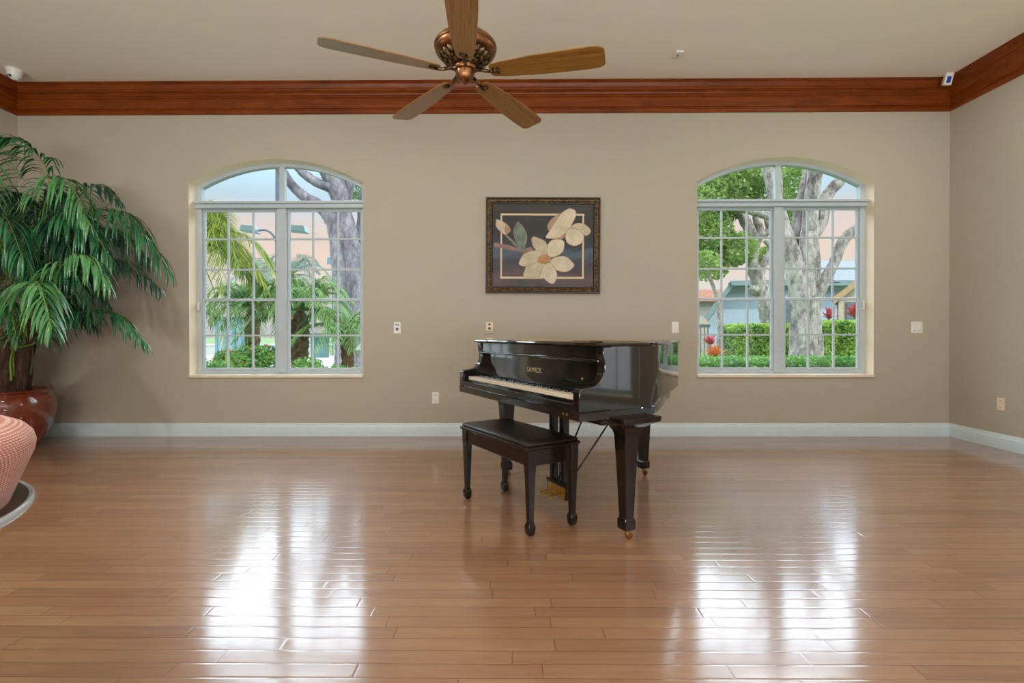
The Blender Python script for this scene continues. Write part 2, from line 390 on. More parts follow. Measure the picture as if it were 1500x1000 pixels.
def window(name, op, origin, rotz, full=True):
    """double window: two single-hung sashes under an arched transom light; local frame as the wall's"""
    x0, x1, z0, zs, rise = op
    w = x1 - x0
    e = empty(name, origin, rotz, kind='structure')
    y0, y1 = .135, .195
    fw = .048
    b = MB()                      # outer frame with the arched head
    b.box(x0, x0 + fw, y0, y1, z0, zs - .004); b.box(x1 - fw, x1, y0, y1, z0, zs - .004); b.box(x0 + fw, x1 - fw, y0, y1, z0, z0 + .04)
    N = NSEG; rings = []
    for i in range(N + 1):
        p = Vector(arch(op, i / N)); x, z = p
        cxm = (x0 + x1) / 2; h = w / 2; rad = (h * h + rise * rise) / (2 * rise) if rise > 0 else 1e6
        d = (Vector((cxm, zs + rise - rad)) - p).normalized() if rise > 0 else Vector((0, -1))
        q = p + d * .036
        rings.append([(x, y0 - .003, z), (q.x, y0 - .003, q.y), (q.x, y1 + .002, q.y), (x, y1 + .002, z)])
    b.loft(rings)
    b.build('window_frame', 'win_white', e)
    cx = (x0 + x1) / 2; zt = 2.354
    b = MB(); b.box(cx - .05, cx + .05, y0 - .012, y1, z0 + .02, zt - .03)
    b.box(cx - .028, cx + .028, y0 + .004, y1 - .004, zt + .03, zs + rise - .03 if rise > 0 else zs - .03)
    b.build('mullion', 'win_white', e, bevel=.005)
    b = MB(); b.box(x0 - .0, x1 + .0, y0 - .04, y1, zt - .033, zt + .01); b.box(x0 - .0, x1 + .0, y0 - .065, y1 - .02, zt + .01, zt + .035)
    b.build('transom_bar', 'win_white', e, bevel=.005)
    # glass of the arched light
    b = MB()
    for i in range(N):
        p, q = arch(op, i / N), arch(op, (i + 1) / N)
        if p[1] > zt: b.quad((p[0], .168, zt), (q[0], .168, zt), (q[0], .168, q[1]), (p[0], .168, p[1]))
    b.build('arched_pane', 'glass', e)
    zm = 1.382
    for (a0, a1) in ((x0 + fw, cx - .05), (cx + .05, x1 - fw)):
        for (c0, c1, nrow, yy, zz) in ((zm - .012, zt - .033, 3, .168, (2.013, 1.696)), (z0 + .04, zm + .012, 2, .150, (1.014,))):
            s = MB(); st = .026
            s.box(a0, a0 + st, yy - .012, yy + .012, c0, c1); s.box(a1 - st, a1, yy - .012, yy + .012, c0, c1)
            s.box(a0 + st, a1 - st, yy - .012, yy + .012, c0, c0 + st); s.box(a0 + st, a1 - st, yy - .012, yy + .012, c1 - st, c1)
            so = s.build('sash', 'win_white', e, bevel=.003)
            m = MB()
            for k in (1, 2):
                xx = a0 + (a1 - a0) * k / 3; m.box(xx - .009, xx + .009, yy - .009, yy + .009, c0 + .01, c1 - .01)
            for z in zz: m.box(a0 + .01, a1 - .01, yy - .008, yy + .008, z - .009, z + .009)
            m.build('muntin', 'win_white', so)
            g = MB(); g.quad((a0 + .01, yy, c0 + .01), (a1 - .01, yy, c0 + .01), (a1 - .01, yy, c1 - .01), (a0 + .01, yy, c1 - .01))
            g.build('pane', 'glass', so)
    for xx in (x0 + .012, x1 - .03):
        l = MB(); l.box(xx, xx + .018, y0 - .022, y0 - .002, 1.27, 1.35); l.box(xx + .004, xx + .014, y0 - .03, y0 - .02, 1.29, 1.33)
        l.build('latch', 'plate', e, bevel=.003)
    b = MB(); b.box(x0 - .0, x1 + .0, -.018, y0, z0 - .022, z0 + .006)
    b.build('window_sill', 'stone', e, bevel=.004)
    return e
window('window_1', W1, (XL, YB, 0), 0)
window('window_2', W2, (XL, YB, 0), 0)
window('window_3', W3, (XR, YB, 0), R(-90))
window('window_4', W3b, (XR, YB, 0), R(-90))
window('window_5', W5, (XL, YF, 0), R(90))
for k, op in enumerate(RW):      # sliding glass doors in the wall behind the camera
    x0, x1, z0, zs, _ = op
    e = empty('door_%d' % (k + 1), (XR, YF, 0), R(180), kind='structure')
    b = MB(); fw = .07; ya, yb_ = .1, .18
    for xa, xb in ((x0, x0 + fw), ((x0 + x1) / 2 - fw / 2, (x0 + x1) / 2 + fw / 2), (x1 - fw, x1)): b.box(xa, xb, ya, yb_, z0, zs)
    b.box(x0, x1, ya, yb_, z0, z0 + fw); b.box(x0, x1, ya, yb_, zs - fw, zs)
    b.build('door_frame', 'win_white', e)
    b = MB(); b.quad((x0 + fw, .14, z0 + fw), (x1 - fw, .14, z0 + fw), (x1 - fw, .14, zs - fw), (x0 + fw, .14, zs - fw)); b.build('pane', 'glass', e)

# crown and skirting: profile (out from wall, z) swept with mitred ends
CR = [(.0, 3.232), (.014, 3.232), (.020, 3.240), (.022, 3.262), (.016, 3.272), (.016, 3.282), (.028, 3.286), (.030, 3.375), (.036, 3.380), (.044, 3.383), (.044, 3.396),
      (.056, 3.402), (.060, 3.412), (.056, 3.420), (.064, 3.428), (.082, 3.434), (.084, 3.446), (.092, 3.452), (.096, 3.470), (.106, 3.488), (.124, 3.498), (.132, 3.500), (.132, ZC), (0, ZC)]
SK = [(0, 0), (.018, 0), (.018, .095), (.016, .102), (.012, .107), (.012, .113), (.008, .122), (.006, .130), (0, .132)]
def run(name, prof, a, c, inward, mat, sm):
    a, c, n = Vector(a), Vector(c), Vector(inward); t = (c - a).normalized()
    b = MB(); b.loft([[a + n * d + t * d + Vector((0, 0, z)) for d, z in prof], [c + n * d - t * d + Vector((0, 0, z)) for d, z in prof]])
    return tag(b.build(name, mat, smooth=sm), kind='structure')
cs = {'back': ((XL, YB, 0), (XR, YB, 0), (0, -1, 0)), 'right': ((XR, YF, 0), (XR, YB, 0), (-1, 0, 0)), 'left': ((XL, YF, 0), (XL, YB, 0), (1, 0, 0)), 'front': ((XL, YF, 0), (XR, YF, 0), (0, 1, 0))}
for i, (k, (a, c, n)) in enumerate(cs.items()):
    run('trim_%d' % (i + 1), CR, a, c, n, 'crown' if k in ('back', 'front') else 'crown_y', 25)
    if k != 'front': run('baseboard_' + k, SK, a, c, n, 'white_trim', 25)
b = None
for nm, xa, xb in (('a', 0, 1.0), ('b', 4.0, 5.2), ('c', 8.2, XR - XL)):
    run('baseboard_front' if nm == 'a' else 'baseboard_front_' + nm, SK, (XL + xa + (.03 if nm != 'a' else 0), YF, 0), (XL + xb - (.03 if nm != 'c' else 0), YF, 0), (0, 1, 0), 'white_trim', 25)

# ------------------------------------------------------------------ grand piano
O = Vector((-.397, 3.603, 0)); PA = R(-60.997); PW = 1.421; ZB, ZR, ZL = .627, .668, .972
pu, pv = Vector((math.cos(PA), math.sin(PA), 0)), Vector((-math.sin(PA), math.cos(PA), 0))
P = empty('grand_piano', O, PA, label='glossy black baby grand piano with closed lid standing on the wood floor', cat='piano')
side = spline([(PW, .34, 0), (PW - .004, .42, 0), (PW - .035, .52, 0), (PW - .145, .69, 0), (PW - .255, .845, 0), (PW - .36, .985, 0), (PW - .468, 1.125, 0), (PW - .57, 1.225, 0), (PW - .68, 1.30, 0), (PW - .82, 1.36, 0), (PW - .97, 1.39, 0)], 6)
tailp = [(.28, 1.395), (.10, 1.375), (.03, 1.335), (0, 1.27)]
def outline(v0, off=0, tail_in=0):
    pts = [(0, v0), (PW, v0)] + [(p.x, p.y) for p in side] + tailp
    if not off and not tail_in: return pts
    out = []; n = len(pts)
    for i, p in enumerate(pts):
        a, c = Vector(pts[i - 1]), Vector(pts[(i + 1) % n]); q = Vector(p)
        d1 = (q - a).normalized(); d2 = (c - q).normalized(); n1 = Vector((d1.y, -d1.x)); n2 = Vector((d2.y, -d2.x))
        m = (n1 + n2); m = m / max(.5, m.dot(n1)) if m.length > 1e-6 else n1
        k = off - tail_in * min(1, max(0, (p[1] - .45) / .5))
        out.append((q.x + m.x * k, q.y + m.y * k))
    return out
b = MB()
o0, o1 = outline(.185), outline(.185)
b.loft([[(x, y, z) for x, y in outline(.185, 0, tin)] for z, tin in ((ZR, .05), (ZR + .012, .045), (ZR + .022, .03), (ZR + .030, .0), (ZL, 0))])
b.build('rim', 'black', P, smooth=30)
# arms: scroll profile in (v, z)
AP = [(0, ZR), (0, .752), (.004, .768), (.013, .777), (.03, .781), (.066, .784), (.098, .792), (.122, .808), (.139, .832), (.148, .862), (.149, .895), (.143, .917), (.139, .930), (.139, ZL), (.19, ZL), (.19, ZR)]
for u0 in (0, PW - .052):
    b = MB(); b.loft([[(u, v, z) for v, z in AP] for u in (u0, u0 + .052)])
    b.build('arm', 'black', P, smooth=35, bevel=.004)
b = MB()      # key bed / base moulding
b.loft([[(x, y, z) for x, y in outline(0, k, .05)] for z, k in ((ZB, 0), (ZR - .010, 0), (ZR - .008, .005), (ZR - .003, .005), (ZR, 0))])
b.build('base_moulding', 'black', P, smooth=30)
b = MB(); b.box(.052, PW - .052, .004, .03, ZR, .703); b.box(.052, PW - .052, .0, .03, .699, .706); b.build('key_slip', 'black', P, bevel=.003)
b = MB(); b.loft([[(u, v, z) for v, z in ((.168, .722), (.176, .735), (.182, .80), (.186, .897), (.192, .897), (.192, .722))] for u in (.052, PW - .052)])
fb = b.build('fallboard', 'black', P, smooth=30)
b = MB(); b.box(.046, PW - .046, .150, .186, .908, ZL); b.box(.030, PW - .040, .138, .186, .896, .909); b.build('music_shelf', 'black', P, bevel=.004)
# lettering
fc = bpy.data.curves.new('lettering', 'FONT'); fc.body = 'SAMICK'; fc.size = .043; fc.extrude = .0006; fc.align_x = 'CENTER'; fc.space_character = 1.15
fo = bpy.data.objects.new('lettering', fc); col.objects.link(fo)
dg = bpy.context.evaluated_depsgraph_get(); tm = bpy.data.meshes.new_from_object(fo.evaluated_get(dg)); bpy.data.objects.remove(fo)
tm.materials.clear(); tm.materials.append(M['gold'])
lo = bpy.data.objects.new('lettering', tm); col.objects.link(lo); lo.parent = fb; lo.rotation_euler = (R(87), 0, 0); lo.location = (.72, .1785, .803); lo['label'] = 'gold serif maker lettering'
b = MB(); b.lathe([(.007, 0), (.007, .004), (.004, .006)], 16); k = b.build('lock', 'brass', fb); k.rotation_euler = (R(90), 0, 0); k.location = (PW - .22, .181, .80); k['label'] = 'small brass lock'
# lid
b = MB(); LO = lambda k: outline(.128, k)
b.loft([[(x, y, z) for x, y in LO(k)] for z, k in ((ZL, .006), (ZL + .004, .012), (ZL + .010, .014), (ZL + .016, .010), (ZL + .019, .003))])
lid = b.build('lid', 'black', P, smooth=30)
b = MB()
for i in range(62):
    u = .03 + i * (PW - .10) / 62; b.box(u, u + .016, .440, .456, ZL + .0185, ZL + .0235)
b.box(.03, PW - .07, .432, .464, ZL + .0185, ZL + .0205)
h_ = b.build('lid_hinge', 'brass', lid, bevel=.001); h_['label'] = 'long brass piano hinge'
# keyboard
b = MB(); b.box(.058, PW - .058, .034, .175, .70, .716); b.box(.052, .085, .032, .175, .70, .744); b.box(PW - .085, PW - .052, .032, .175, .70, .744)
kb = b.build('keyboard', 'black', P, bevel=.003)
kw = (PW - .17) / 52; x = .085
seqb = {0, 2, 3, 5, 6}          # white keys (A=0 B C D E F G) followed by a black key: A C D F G
wk = None; bk = None
for i in range(52):
    if wk is None:
        b = MB(); b.box(.0004, kw - .0004, .034, .172, .716, .7365); b.box(.0004, kw - .0004, .0325, .036, .7305, .7365)
        wk = b.build('white_key', 'ivory', kb, bevel=.0012, seg=1); o = wk
    else:
        o = wk.copy(); col.objects.link(o); o.parent = kb
    o.location = (x + i * kw, 0, 0)
    if i % 7 in seqb and i < 51:
        if bk is None:
            b = MB(); b.loft([[(-.0055, .085, .737), (.0055, .085, .737), (.0055, .172, .737), (-.0055, .172, .737)], [(-.0045, .092, .7475), (.0045, .092, .7475), (.0045, .172, .7485), (-.0045, .172, .7485)]])
            bk = b.build('black_key', 'ebony', kb, bevel=.0012, seg=1); o = bk
        else:
            o = bk.copy(); col.objects.link(o); o.parent = kb
        o.location = (x + (i + 1) * kw, 0, 0)
# legs
def leg(u, v, rot=0, plate=True):
    b = MB()
    b.sq([(.045, .020), (.050, .030), (.058, .033), (.098, .033), (.106, .028), (.112, .0265), (.40, .038), (.515, .044), (.53, .0455), (.533, .047), (.545, .05), (.57, .066), (.592, .10), (.600, .118), (ZB, .122)])
    o = b.build('leg', 'black_leg', P, (u, v, 0), bevel=.003)
    b = MB()
    b.lathe([(.010, .030), (.014, .034), (.014, .048)], 12)
    b.sq([(.020, .004, .011), (.036, .007, .012)], (.004, 0))
    f = b.build('caster_fork', 'brass', o, rotz=rot)
    f['label'] = 'brass caster fork'
    b = MB(); n = 20; rings = []
    for yy, rr in ((-.009, .013), (-.008, .0185), (0, .020), (.008, .0185), (.009, .013)):
        rings.append([(.012 + rr * math.cos(2 * PI * j / n), yy, .020 + rr * math.sin(2 * PI * j / n)) for j in range(n)])
    b.loft(rings); w = b.build('caster_wheel', 'copper_wheel', o, rotz=rot, smooth=40); w['label'] = 'copper-brown caster wheel'
leg(.066, .339, R(40)); leg(PW - .066, .339, R(60)); leg(.515, 1.235, R(30))
# brackets under the key bed between the legs and the rim
b = MB(); b.box(.03, .16, .20, .46, ZB - .032, ZB); b.build('leg_plate', 'black_leg', P, bevel=.01)
b = MB(); b.box(PW - .20, PW - .012, .14, .445, ZB - .034, ZB); b.build('leg_plate', 'black_leg', P, bevel=.012)
# lyre
b = MB()
for u in (.79, .905): b.sq([(.16, .016, .018), (.60, .018, .022), (ZB, .03, .034)], (u, .272))
b.box(.75, .95, .26, .34, ZB - .02, ZB)
ly = b.build('pedal_lyre', 'black_leg', P, bevel=.003)
b = MB(); b.box(.745, .955, .255, .292, .085, .17); b.box(.738, .962, .251, .296, .16, .172); b.build('pedal_box', 'black_leg', ly, bevel=.003)
b = MB(); b.box(.762, .938, .251, .256, .092, .155); bp = b.build('pedal_plate', 'brass', ly); bp['label'] = 'polished brass plate'
for u in (.80, .85, .90):
    b = MB(); b.loft([[(u + s1 * w, v, z + s2 * .004) for s1, s2 in ((-1, -1.4), (1, -1.4), (1, 1.4), (-1, 1.4))] for v, z, w in ((.25, .116, .007), (.22, .114, .008), (.195, .110, .011), (.175, .106, .013), (.165, .103, .011))])
    b.build('pedal', 'brass', ly, smooth=50, bevel=.002)
for u in (.83, .85, .87):
    b = MB(); b.tube([(u, .275, .17), (u, .275, ZB)], .0028, 6); b.build('trap_rod', 'black_leg', ly)
for u, u2 in ((.80, .70), (.90, 1.0)):
    b = MB(); b.tube([(u, .29, .15), (u2, .62, ZB)], .005, 8); b.build('lyre_brace', 'black_leg', ly, smooth=60)
b = MB(); b.lathe([(.012, 0), (.012, .018), (.006, .022)], 12); o = b.build('slip_screw', 'brass', P); o.location = (PW - .13, .003, .648); o.rotation_euler = (R(90), 0, 0); o.scale = (.5, .5, .3)
o2 = o.copy(); col.objects.link(o2); o2.parent = P; o2.location = (PW - .10, .003, .648)

# ------------------------------------------------------------------ bench
BE = empty('piano_bench', (-.001, 2.989, 0), R(-57.3), label='black piano bench with padded vinyl seat in front of the keyboard', cat='bench')
for sx in (-1, 1):
    for sy in (-1, 1):
        b = MB(); b.sq([(.0, .013), (.012, .019), (.045, .0215), (.058, .019), (.064, .0155), (.072, .0145), (.32, .0215), (.345, .0225), (.35, .0238), (.44, .025)])
        b.build('leg', 'black_leg', BE, (sx * .349, sy * .138, 0), bevel=.003)
b = MB()
for sy in (-1, 1): b.box(-.33, .33, sy * .142 - .011, sy * .142 + .011, .355, .44)
for sx in (-1, 1): b.box(sx * .353 - .011, sx * .353 + .011, -.12, .12, .355, .44)
b.build('apron', 'black_leg', BE, bevel=.003)
b = MB(); b.sq([(.436, .366, .168), (.440, .374, .176), (.452, .374, .176), (.456, .370, .172)]); b.build('seat_lid', 'black_leg', BE, bevel=.003)
b = MB(); b.sq([(.456, .362, .164), (.462, .366, .168), (.472, .362, .164), (.480, .345, .148), (.484, .30, .11)]); b.build('seat_cushion', 'vinyl', BE, smooth=80, bevel=.004)
for sx in (-.22, .22):
    b = MB(); b.box(sx - .02, sx + .02, -.156, -.152, .428, .438); b.build('hinge', 'copper_wheel', BE)

# ------------------------------------------------------------------ ceiling fan
FC = Vector((-.263, 2.675, 2.391))
FAN = empty('ceiling_fan', FC, 0, label='antique copper ceiling fan with five oak blades hanging above the piano', cat='ceiling fan')
FAN.rotation_euler = (R(-1.6), R(1.0), 0)
b = MB(); b.lathe([(.0, .225), (.055, .222), (.10, .20), (.145, .165), (.158, .150), (.163, .142), (.163, .132), (.157, .125), (.157, .112), (.148, .098), (.128, .088), (.120, .088)], 48); b.build('motor_housing', 'antique', FAN, smooth=40)
b = MB(); n = 48; rings = []
for r, z in ((.127, .090), (.122, .078), (.100, .055), (.078, .040), (.058, .034)):
    rings.append([((r + (.006 if j % 2 else -.004)) * math.cos(2 * PI * j / n), (r + (.006 if j % 2 else -.004)) * math.sin(2 * PI * j / n), z) for j in range(n)])
b.loft(rings); b.build('filigree_bowl', 'filigree', FAN)
b = MB(); b.lathe([(.05, .04), (.058, .034), (.060, .024), (.056, .014), (.048, .010)], 32); b.build('flywheel_ring', 'antique', FAN, smooth=40)
b = MB(); n = 24; rings = []
for r, z in ((.046, .012), (.047, -.002), (.043, -.020), (.034, -.036), (.022, -.046), (.012, -.050), (.008, -.056), (.0015, -.060)):
    rings.append([(r * (1 + (.06 if j % 3 == 0 else 0)) * math.cos(2 * PI * j / n), r * (1 + (.06 if j % 3 == 0 else 0)) * math.sin(2 * PI * j / n), z) for j in range(n)])
b.loft(rings); b.build('switch_cup', 'antique', FAN, smooth=60)
b = MB(); b.lathe([(.014, .22), (.014, 1.06)], 16); b.build('downrod', 'antique', FAN, smooth=60)
b = MB(); b.lathe([(.02, 1.02), (.05, 1.03), (.072, 1.06), (.078, 1.09), (.078, 1.112)], 32); b.build('canopy', 'antique', FAN, smooth=40)
bl0 = None; ir0 = None
for k in range(5):
    a = R(58.03 + 72 * k)
    if bl0 is None:
        prof = [(.135, .030), (.15, .042), (.22, .054), (.36, .066), (.52, .072), (.64, .073), (.69, .070), (.712, .060), (.72, .045)]
        pts = [(r, -w) for r, w in prof] + [(r, w) for r, w in reversed(prof)]
        b = MB(); b.prism(pts, -.003, .003)
        bl0 = b.build('blade', 'oak', FAN, bevel=.0015, seg=1)
        b = MB(); b.tube(spline([(.05, 0, .020), (.075, 0, .012), (.10, 0, .004), (.125, 0, -.004), (.15, 0, -.007)], 4), [.0095] * 12 + [.008] * 5, 8)
        b.lathe([(.002, -.014), (.012, -.012), (.020, -.006), (.024, -.0035)], 14, (.168, 0, 0))
        for q in range(-2, 3): b.tube([(.145, 0, -.009), (.192 - abs(q) * .004, q * .009, -.006)], [.005, .004], 6)
        ir0 = b.build('blade_iron', 'filigree', FAN, smooth=50)
        bl, ir = bl0, ir0
    else:
        bl = bl0.copy(); ir = ir0.copy()
        for o in (bl, ir): col.objects.link(o); o.parent = FAN
    for o in (bl, ir): o.rotation_euler = Euler((R(-12), 0, a), 'XYZ')

# ------------------------------------------------------------------ picture
def pz(x, y, Y=D): return at(690 + x / 5.556, 270 + y / 5.556, Y)
a, c = pz(122, 112), pz(1048, 886)
pcx, pcz = (a.x + c.x) / 2, (a.z + c.z) / 2; pw, ph = (c.x - a.x) / 2, (a.z - c.z) / 2
PIC = empty('framed_picture', (pcx, D, pcz), 0, label='framed print of cream magnolia flowers on dark ground, hanging on the back wall', cat='picture')
PIC.rotation_euler = (0, R(.35), 0)
def ring(b, w, h, prof):
    rings = [[(sx * (w - i), -y, sz * (h - i)) for i, y in prof] for sx, sz in ((-1, -1), (1, -1), (1, 1), (-1, 1))]
    rings.append(rings[0]); b.loft(rings, cap=False)
fwd = .066
b = MB(); ring(b, pw, ph, [(0, .001), (0, .030), (.004, .036), (.012, .036), (.016, .030)]); fr = b.build('frame', 'frame_dark', PIC)
b = MB(); ring(b, pw - .016, ph - .016, [(0, .001), (0, .031), (.010, .034), (.022, .030), (.034, .022), (.038, .020), (.038, .001)]); b.build('gilt_band', 'gilt', fr)
b = MB(); ring(b, pw - .054, ph - .054, [(0, .001), (0, .020), (.006, .019), (.012, .012), (.012, .001)]); b.build('inner_lip', 'frame_dark', fr)
b = MB(); b.box(-pw + .05, pw - .05, -.008, -.001, -ph + .05, ph - .05); pr = b.build('print', 'print', PIC)
def loc(x, y, lift):
    p = pz(x, y); return (p.x - pcx, -.008 - lift, p.z - pcz)
NP = [0]
def petal(name, pts, mat, lift):
    NP[0] += 1; lift = lift + NP[0] * .00009
    sp = spline([(x, y, 0) for x, y in pts + pts[:1]], 5)[:-1]
    b = MB(); q = [loc(p.x, p.y, lift) for p in sp]; b.extrude(q, (0, .0006, 0))
    c = sum((Vector(p) for p in q), Vector()) / len(q); b.k = 1
    b.extrude([Vector(p) + (Vector(p) - c).normalized() * .0045 + Vector((0, .0002, 0)) for p in q], (0, .0006, 0))
    if name == 'flower_petal':      # veins running from base to tip
        cen = min((Vector(loc(x, y, lift)) for x, y in ((600, 605), (765, 390))), key=lambda v: (v - c).length)
        base = Vector(min(q, key=lambda p: (Vector(p) - cen).length)); tip = Vector(max(q, key=lambda p: (Vector(p) - base).length)); up = Vector((0, -.0001, 0))
        sdv = (tip - base).cross(Vector((0, 1, 0)))
        for w in (-.16, 0, .16):
            b.tube(spline([base.lerp(c, .12) + up, base.lerp(c, .7) + sdv * w * .8 + up, c.lerp(tip, .35) + sdv * w + up, c.lerp(tip, .80) + sdv * w * .45 + up], 4), .0008, 4)
    return b.build(name, [mat, 'petal_line'], pr)
b = MB()
for x0, x1, y0, y1 in ((240, 920, 240, 253), (240, 920, 752, 767), (240, 253, 240, 767), (904, 918, 240, 767)):
    A, C_ = loc(x0, y0, .0008 + (.0001 if y1 - y0 > 100 else 0)), loc(x1, y1, .0008); b.box(A[0], C_[0], A[1], A[1] + .0007, C_[2], A[2])
b.build('border_line', 'cream_line', pr)
petal('print_leaf', [(380, 305), (425, 355), (452, 420), (440, 500), (415, 540), (375, 480), (348, 400), (355, 350)], 'print_leaf', .0014)
petal('print_leaf', [(195, 480), (300, 500), (420, 540), (410, 552), (290, 525), (195, 510)], 'print_pink', .0012)
petal('print_stem', [(285, 410), (350, 470), (410, 540), (400, 545), (330, 470), (275, 415)], 'print_leaf', .0013)
petal('bud', [(205, 290), (245, 300), (300, 340), (318, 375), (280, 410), (240, 385), (205, 345)], 'petal', .0016)
petal('bud', [(280, 335), (318, 370), (300, 400), (278, 385)], 'petal_c', .0020)
petal('flower_petal', [(620, 340), (650, 290), (720, 240), (770, 230), (740, 290), (690, 340), (640, 380)], 'petal_c', .0016)
petal('flower_petal', [(740, 230), (790, 200), (840, 210), (850, 255), (825, 310), (790, 370), (720, 430), (650, 440), (608, 430), (640, 380), (690, 300)], 'petal_b', .0020)
petal('flower_petal', [(660, 440), (720, 430), (770, 405), (745, 440), (690, 452)], 'petal_c', .0018)
petal('flower_petal', [(770, 400), (800, 360), (870, 370), (915, 420), (900, 470), (845, 498), (790, 480), (770, 440)], 'petal_b', .0022)
petal('flower_petal', [(800, 355), (850, 320), (920, 325), (972, 375), (940, 415), (900, 400), (850, 365)], 'petal', .0018)
petal('flower_petal', [(490, 450), (510, 428), (560, 445), (605, 470), (620, 520), (612, 575), (560, 560), (510, 510)], 'petal', .0022)
petal('flower_petal', [(625, 490), (660, 455), (720, 450), (755, 470), (748, 540), (700, 580), (640, 590), (620, 550)], 'petal_b', .0024)
petal('flower_petal', [(430, 570), (490, 545), (560, 545), (590, 600), (540, 640), (450, 668), (392, 650), (410, 600)], 'petal', .0024)
petal('flower_petal', [(640, 620), (700, 590), (770, 590), (820, 630), (838, 660), (790, 705), (720, 705), (660, 670)], 'petal_b', .0026)
petal('flower_petal', [(450, 670), (540, 640), (610, 640), (600, 700), (560, 750), (435, 752), (440, 700)], 'petal', .0026)
petal('flower_petal', [(590, 670), (640, 640), (690, 700), (697, 760), (670, 806), (630, 795), (590, 760), (560, 745)], 'petal_b', .0028)
petal('stamen', [(545, 600), (590, 575), (640, 590), (645, 625), (600, 645), (550, 635)], 'stamen', .0032)
petal('flower_petal', [(428, 560), (445, 530), (485, 515), (495, 540), (450, 560)], 'print_pink', .0018)

# ------------------------------------------------------------------ wall plates and small devices
def plate(name, px, py, label, cat, kind, w=.07, h=.115, mat='plate', group=None):
    p = at(px, py, D)
    e = empty(name, (p.x, D, p.z), 0, label=label, cat=cat, group=group)
    b = MB(); b.box(-w / 2, w / 2, -.006, 0, -h / 2, h / 2); b.build('cover_plate', mat, e, bevel=.003)
    if kind == 'outlet':
        for s in (-1, 1):
            b = MB(); b.box(-.016, .016, -.008, -.005, s * .028 - .014, s * .028 + .014); f = b.build('socket_face', mat, e, bevel=.002)
            b = MB(); b.box(-.008, -.005, -.0085, -.007, s * .028 - .004, s * .028 + .006); b.box(.005, .008, -.0085, -.007, s * .028 - .004, s * .028 + .006); b.build('slot', 'dark', f)
    if kind == 'switch':
        b = MB(); b.box(-.016, .016, -.010, -.005, -.033, .033); b.build('rocker', mat, e, bevel=.003)
    if kind == 'double':
        for s in (-1, 1):
            b = MB(); b.box(s * .026 - .016, s * .026 + .016, -.010, -.005, -.033, .033); r = b.build('rocker', mat, e, bevel=.003)
            b = MB(); b.box(s * .026 - .010, s * .026 + .010, -.0105, -.009, -.030, -.025); b.build('pilot_strip', 'teal', r)
    if kind == 'jack':
        b = MB(); b.lathe([(.015, 0), (.015, .010), (.010, .012), (.009, .004)], 20); o = b.build('round_jack', 'grey', e); o.rotation_euler = (R(90), 0, 0); o.location = (0, -.005, -.012)
        b = MB(); b.box(-.02, .02, -.008, -.005, .024, .036); b.build('slot', 'grey', e)
    if kind == 'notice':
        b = MB(); b.lathe([(.013, 0), (.013, .016), (.009, .018)], 20); o = b.build('round_jack', 'arm_top', e); o.rotation_euler = (R(90), 0, 0); o.location = (0, -.005, -.006)
        b = MB(); b.box(-.012, .012, -.008, -.005, .026, .044); b.build('slot', 'arm_top', e)
        b = MB(); b.box(-w / 2 - .002, w / 2 + .002, -.0075, -.006, -h / 2 + .002, -h / 2 + .008); b.box(-w / 2 - .002, w / 2 + .002, -.0075, -.006, -h / 2 + .020, -h / 2 + .026); b.build('label_strip', 'arm_top', e)
    return e
plate('wall_jack', 582, 480, 'white wall jack plate with grey round socket, right of the left window', 'wall jack', 'jack')
plate('wall_jack', 717, 480, 'almond wall jack plate with brown round socket, above the piano end', 'wall jack', 'notice', mat='plate_beige')
plate('light_switch', 989, 479.5, 'single white light switch on the back wall above the piano tail', 'light switch', 'switch')
plate('light_switch', 1342.5, 479.5, 'double white light switch near the right corner of the back wall', 'light switch', 'double', .115, .115)
plate('power_outlet', 638, 582.5, 'white duplex power outlet low on the back wall left of the bench', 'power outlet', 'outlet')
pp = at(717, 497, D)
e = empty('wall_jack', (pp.x, D, pp.z - .02), 0, label='almond plate just showing above the left end of the piano lid', cat='wall jack')
b = MB(); b.box(-.03, .03, -.006, 0, -.05, .035); b.build('cover_plate', 'plate_beige', e, bevel=.003)
b = MB(); b.lathe([(.010, 0), (.010, .010), (.007, .012)], 16); o = b.build('round_jack', 'arm_top', e); o.rotation_euler = (R(90), 0, 0); o.location = (0, -.005, -.004)
e = empty('power_outlet', (XR, 4.59, .395), R(-90), label='almond power outlet on the right wall above the baseboard', cat='power outlet')
b = MB(); b.box(-.035, .035, -.006, 0, -.0575, .0575); b.build('cover_plate', 'plate_beige', e, bevel=.003)
for s in (-1, 1):
    b = MB(); b.box(-.016, .016, -.008, -.005, s * .028 - .014, s * .028 + .014); f = b.build('socket_face', 'plate_beige', e, bevel=.002)
    b = MB(); b.box(-.008, -.005, -.0085, -.007, s * .028 - .004, s * .028 + .006); b.box(.005, .008, -.0085, -.007, s * .028 - .004, s * .028 + .006); b.build('slot', 'dark', f)
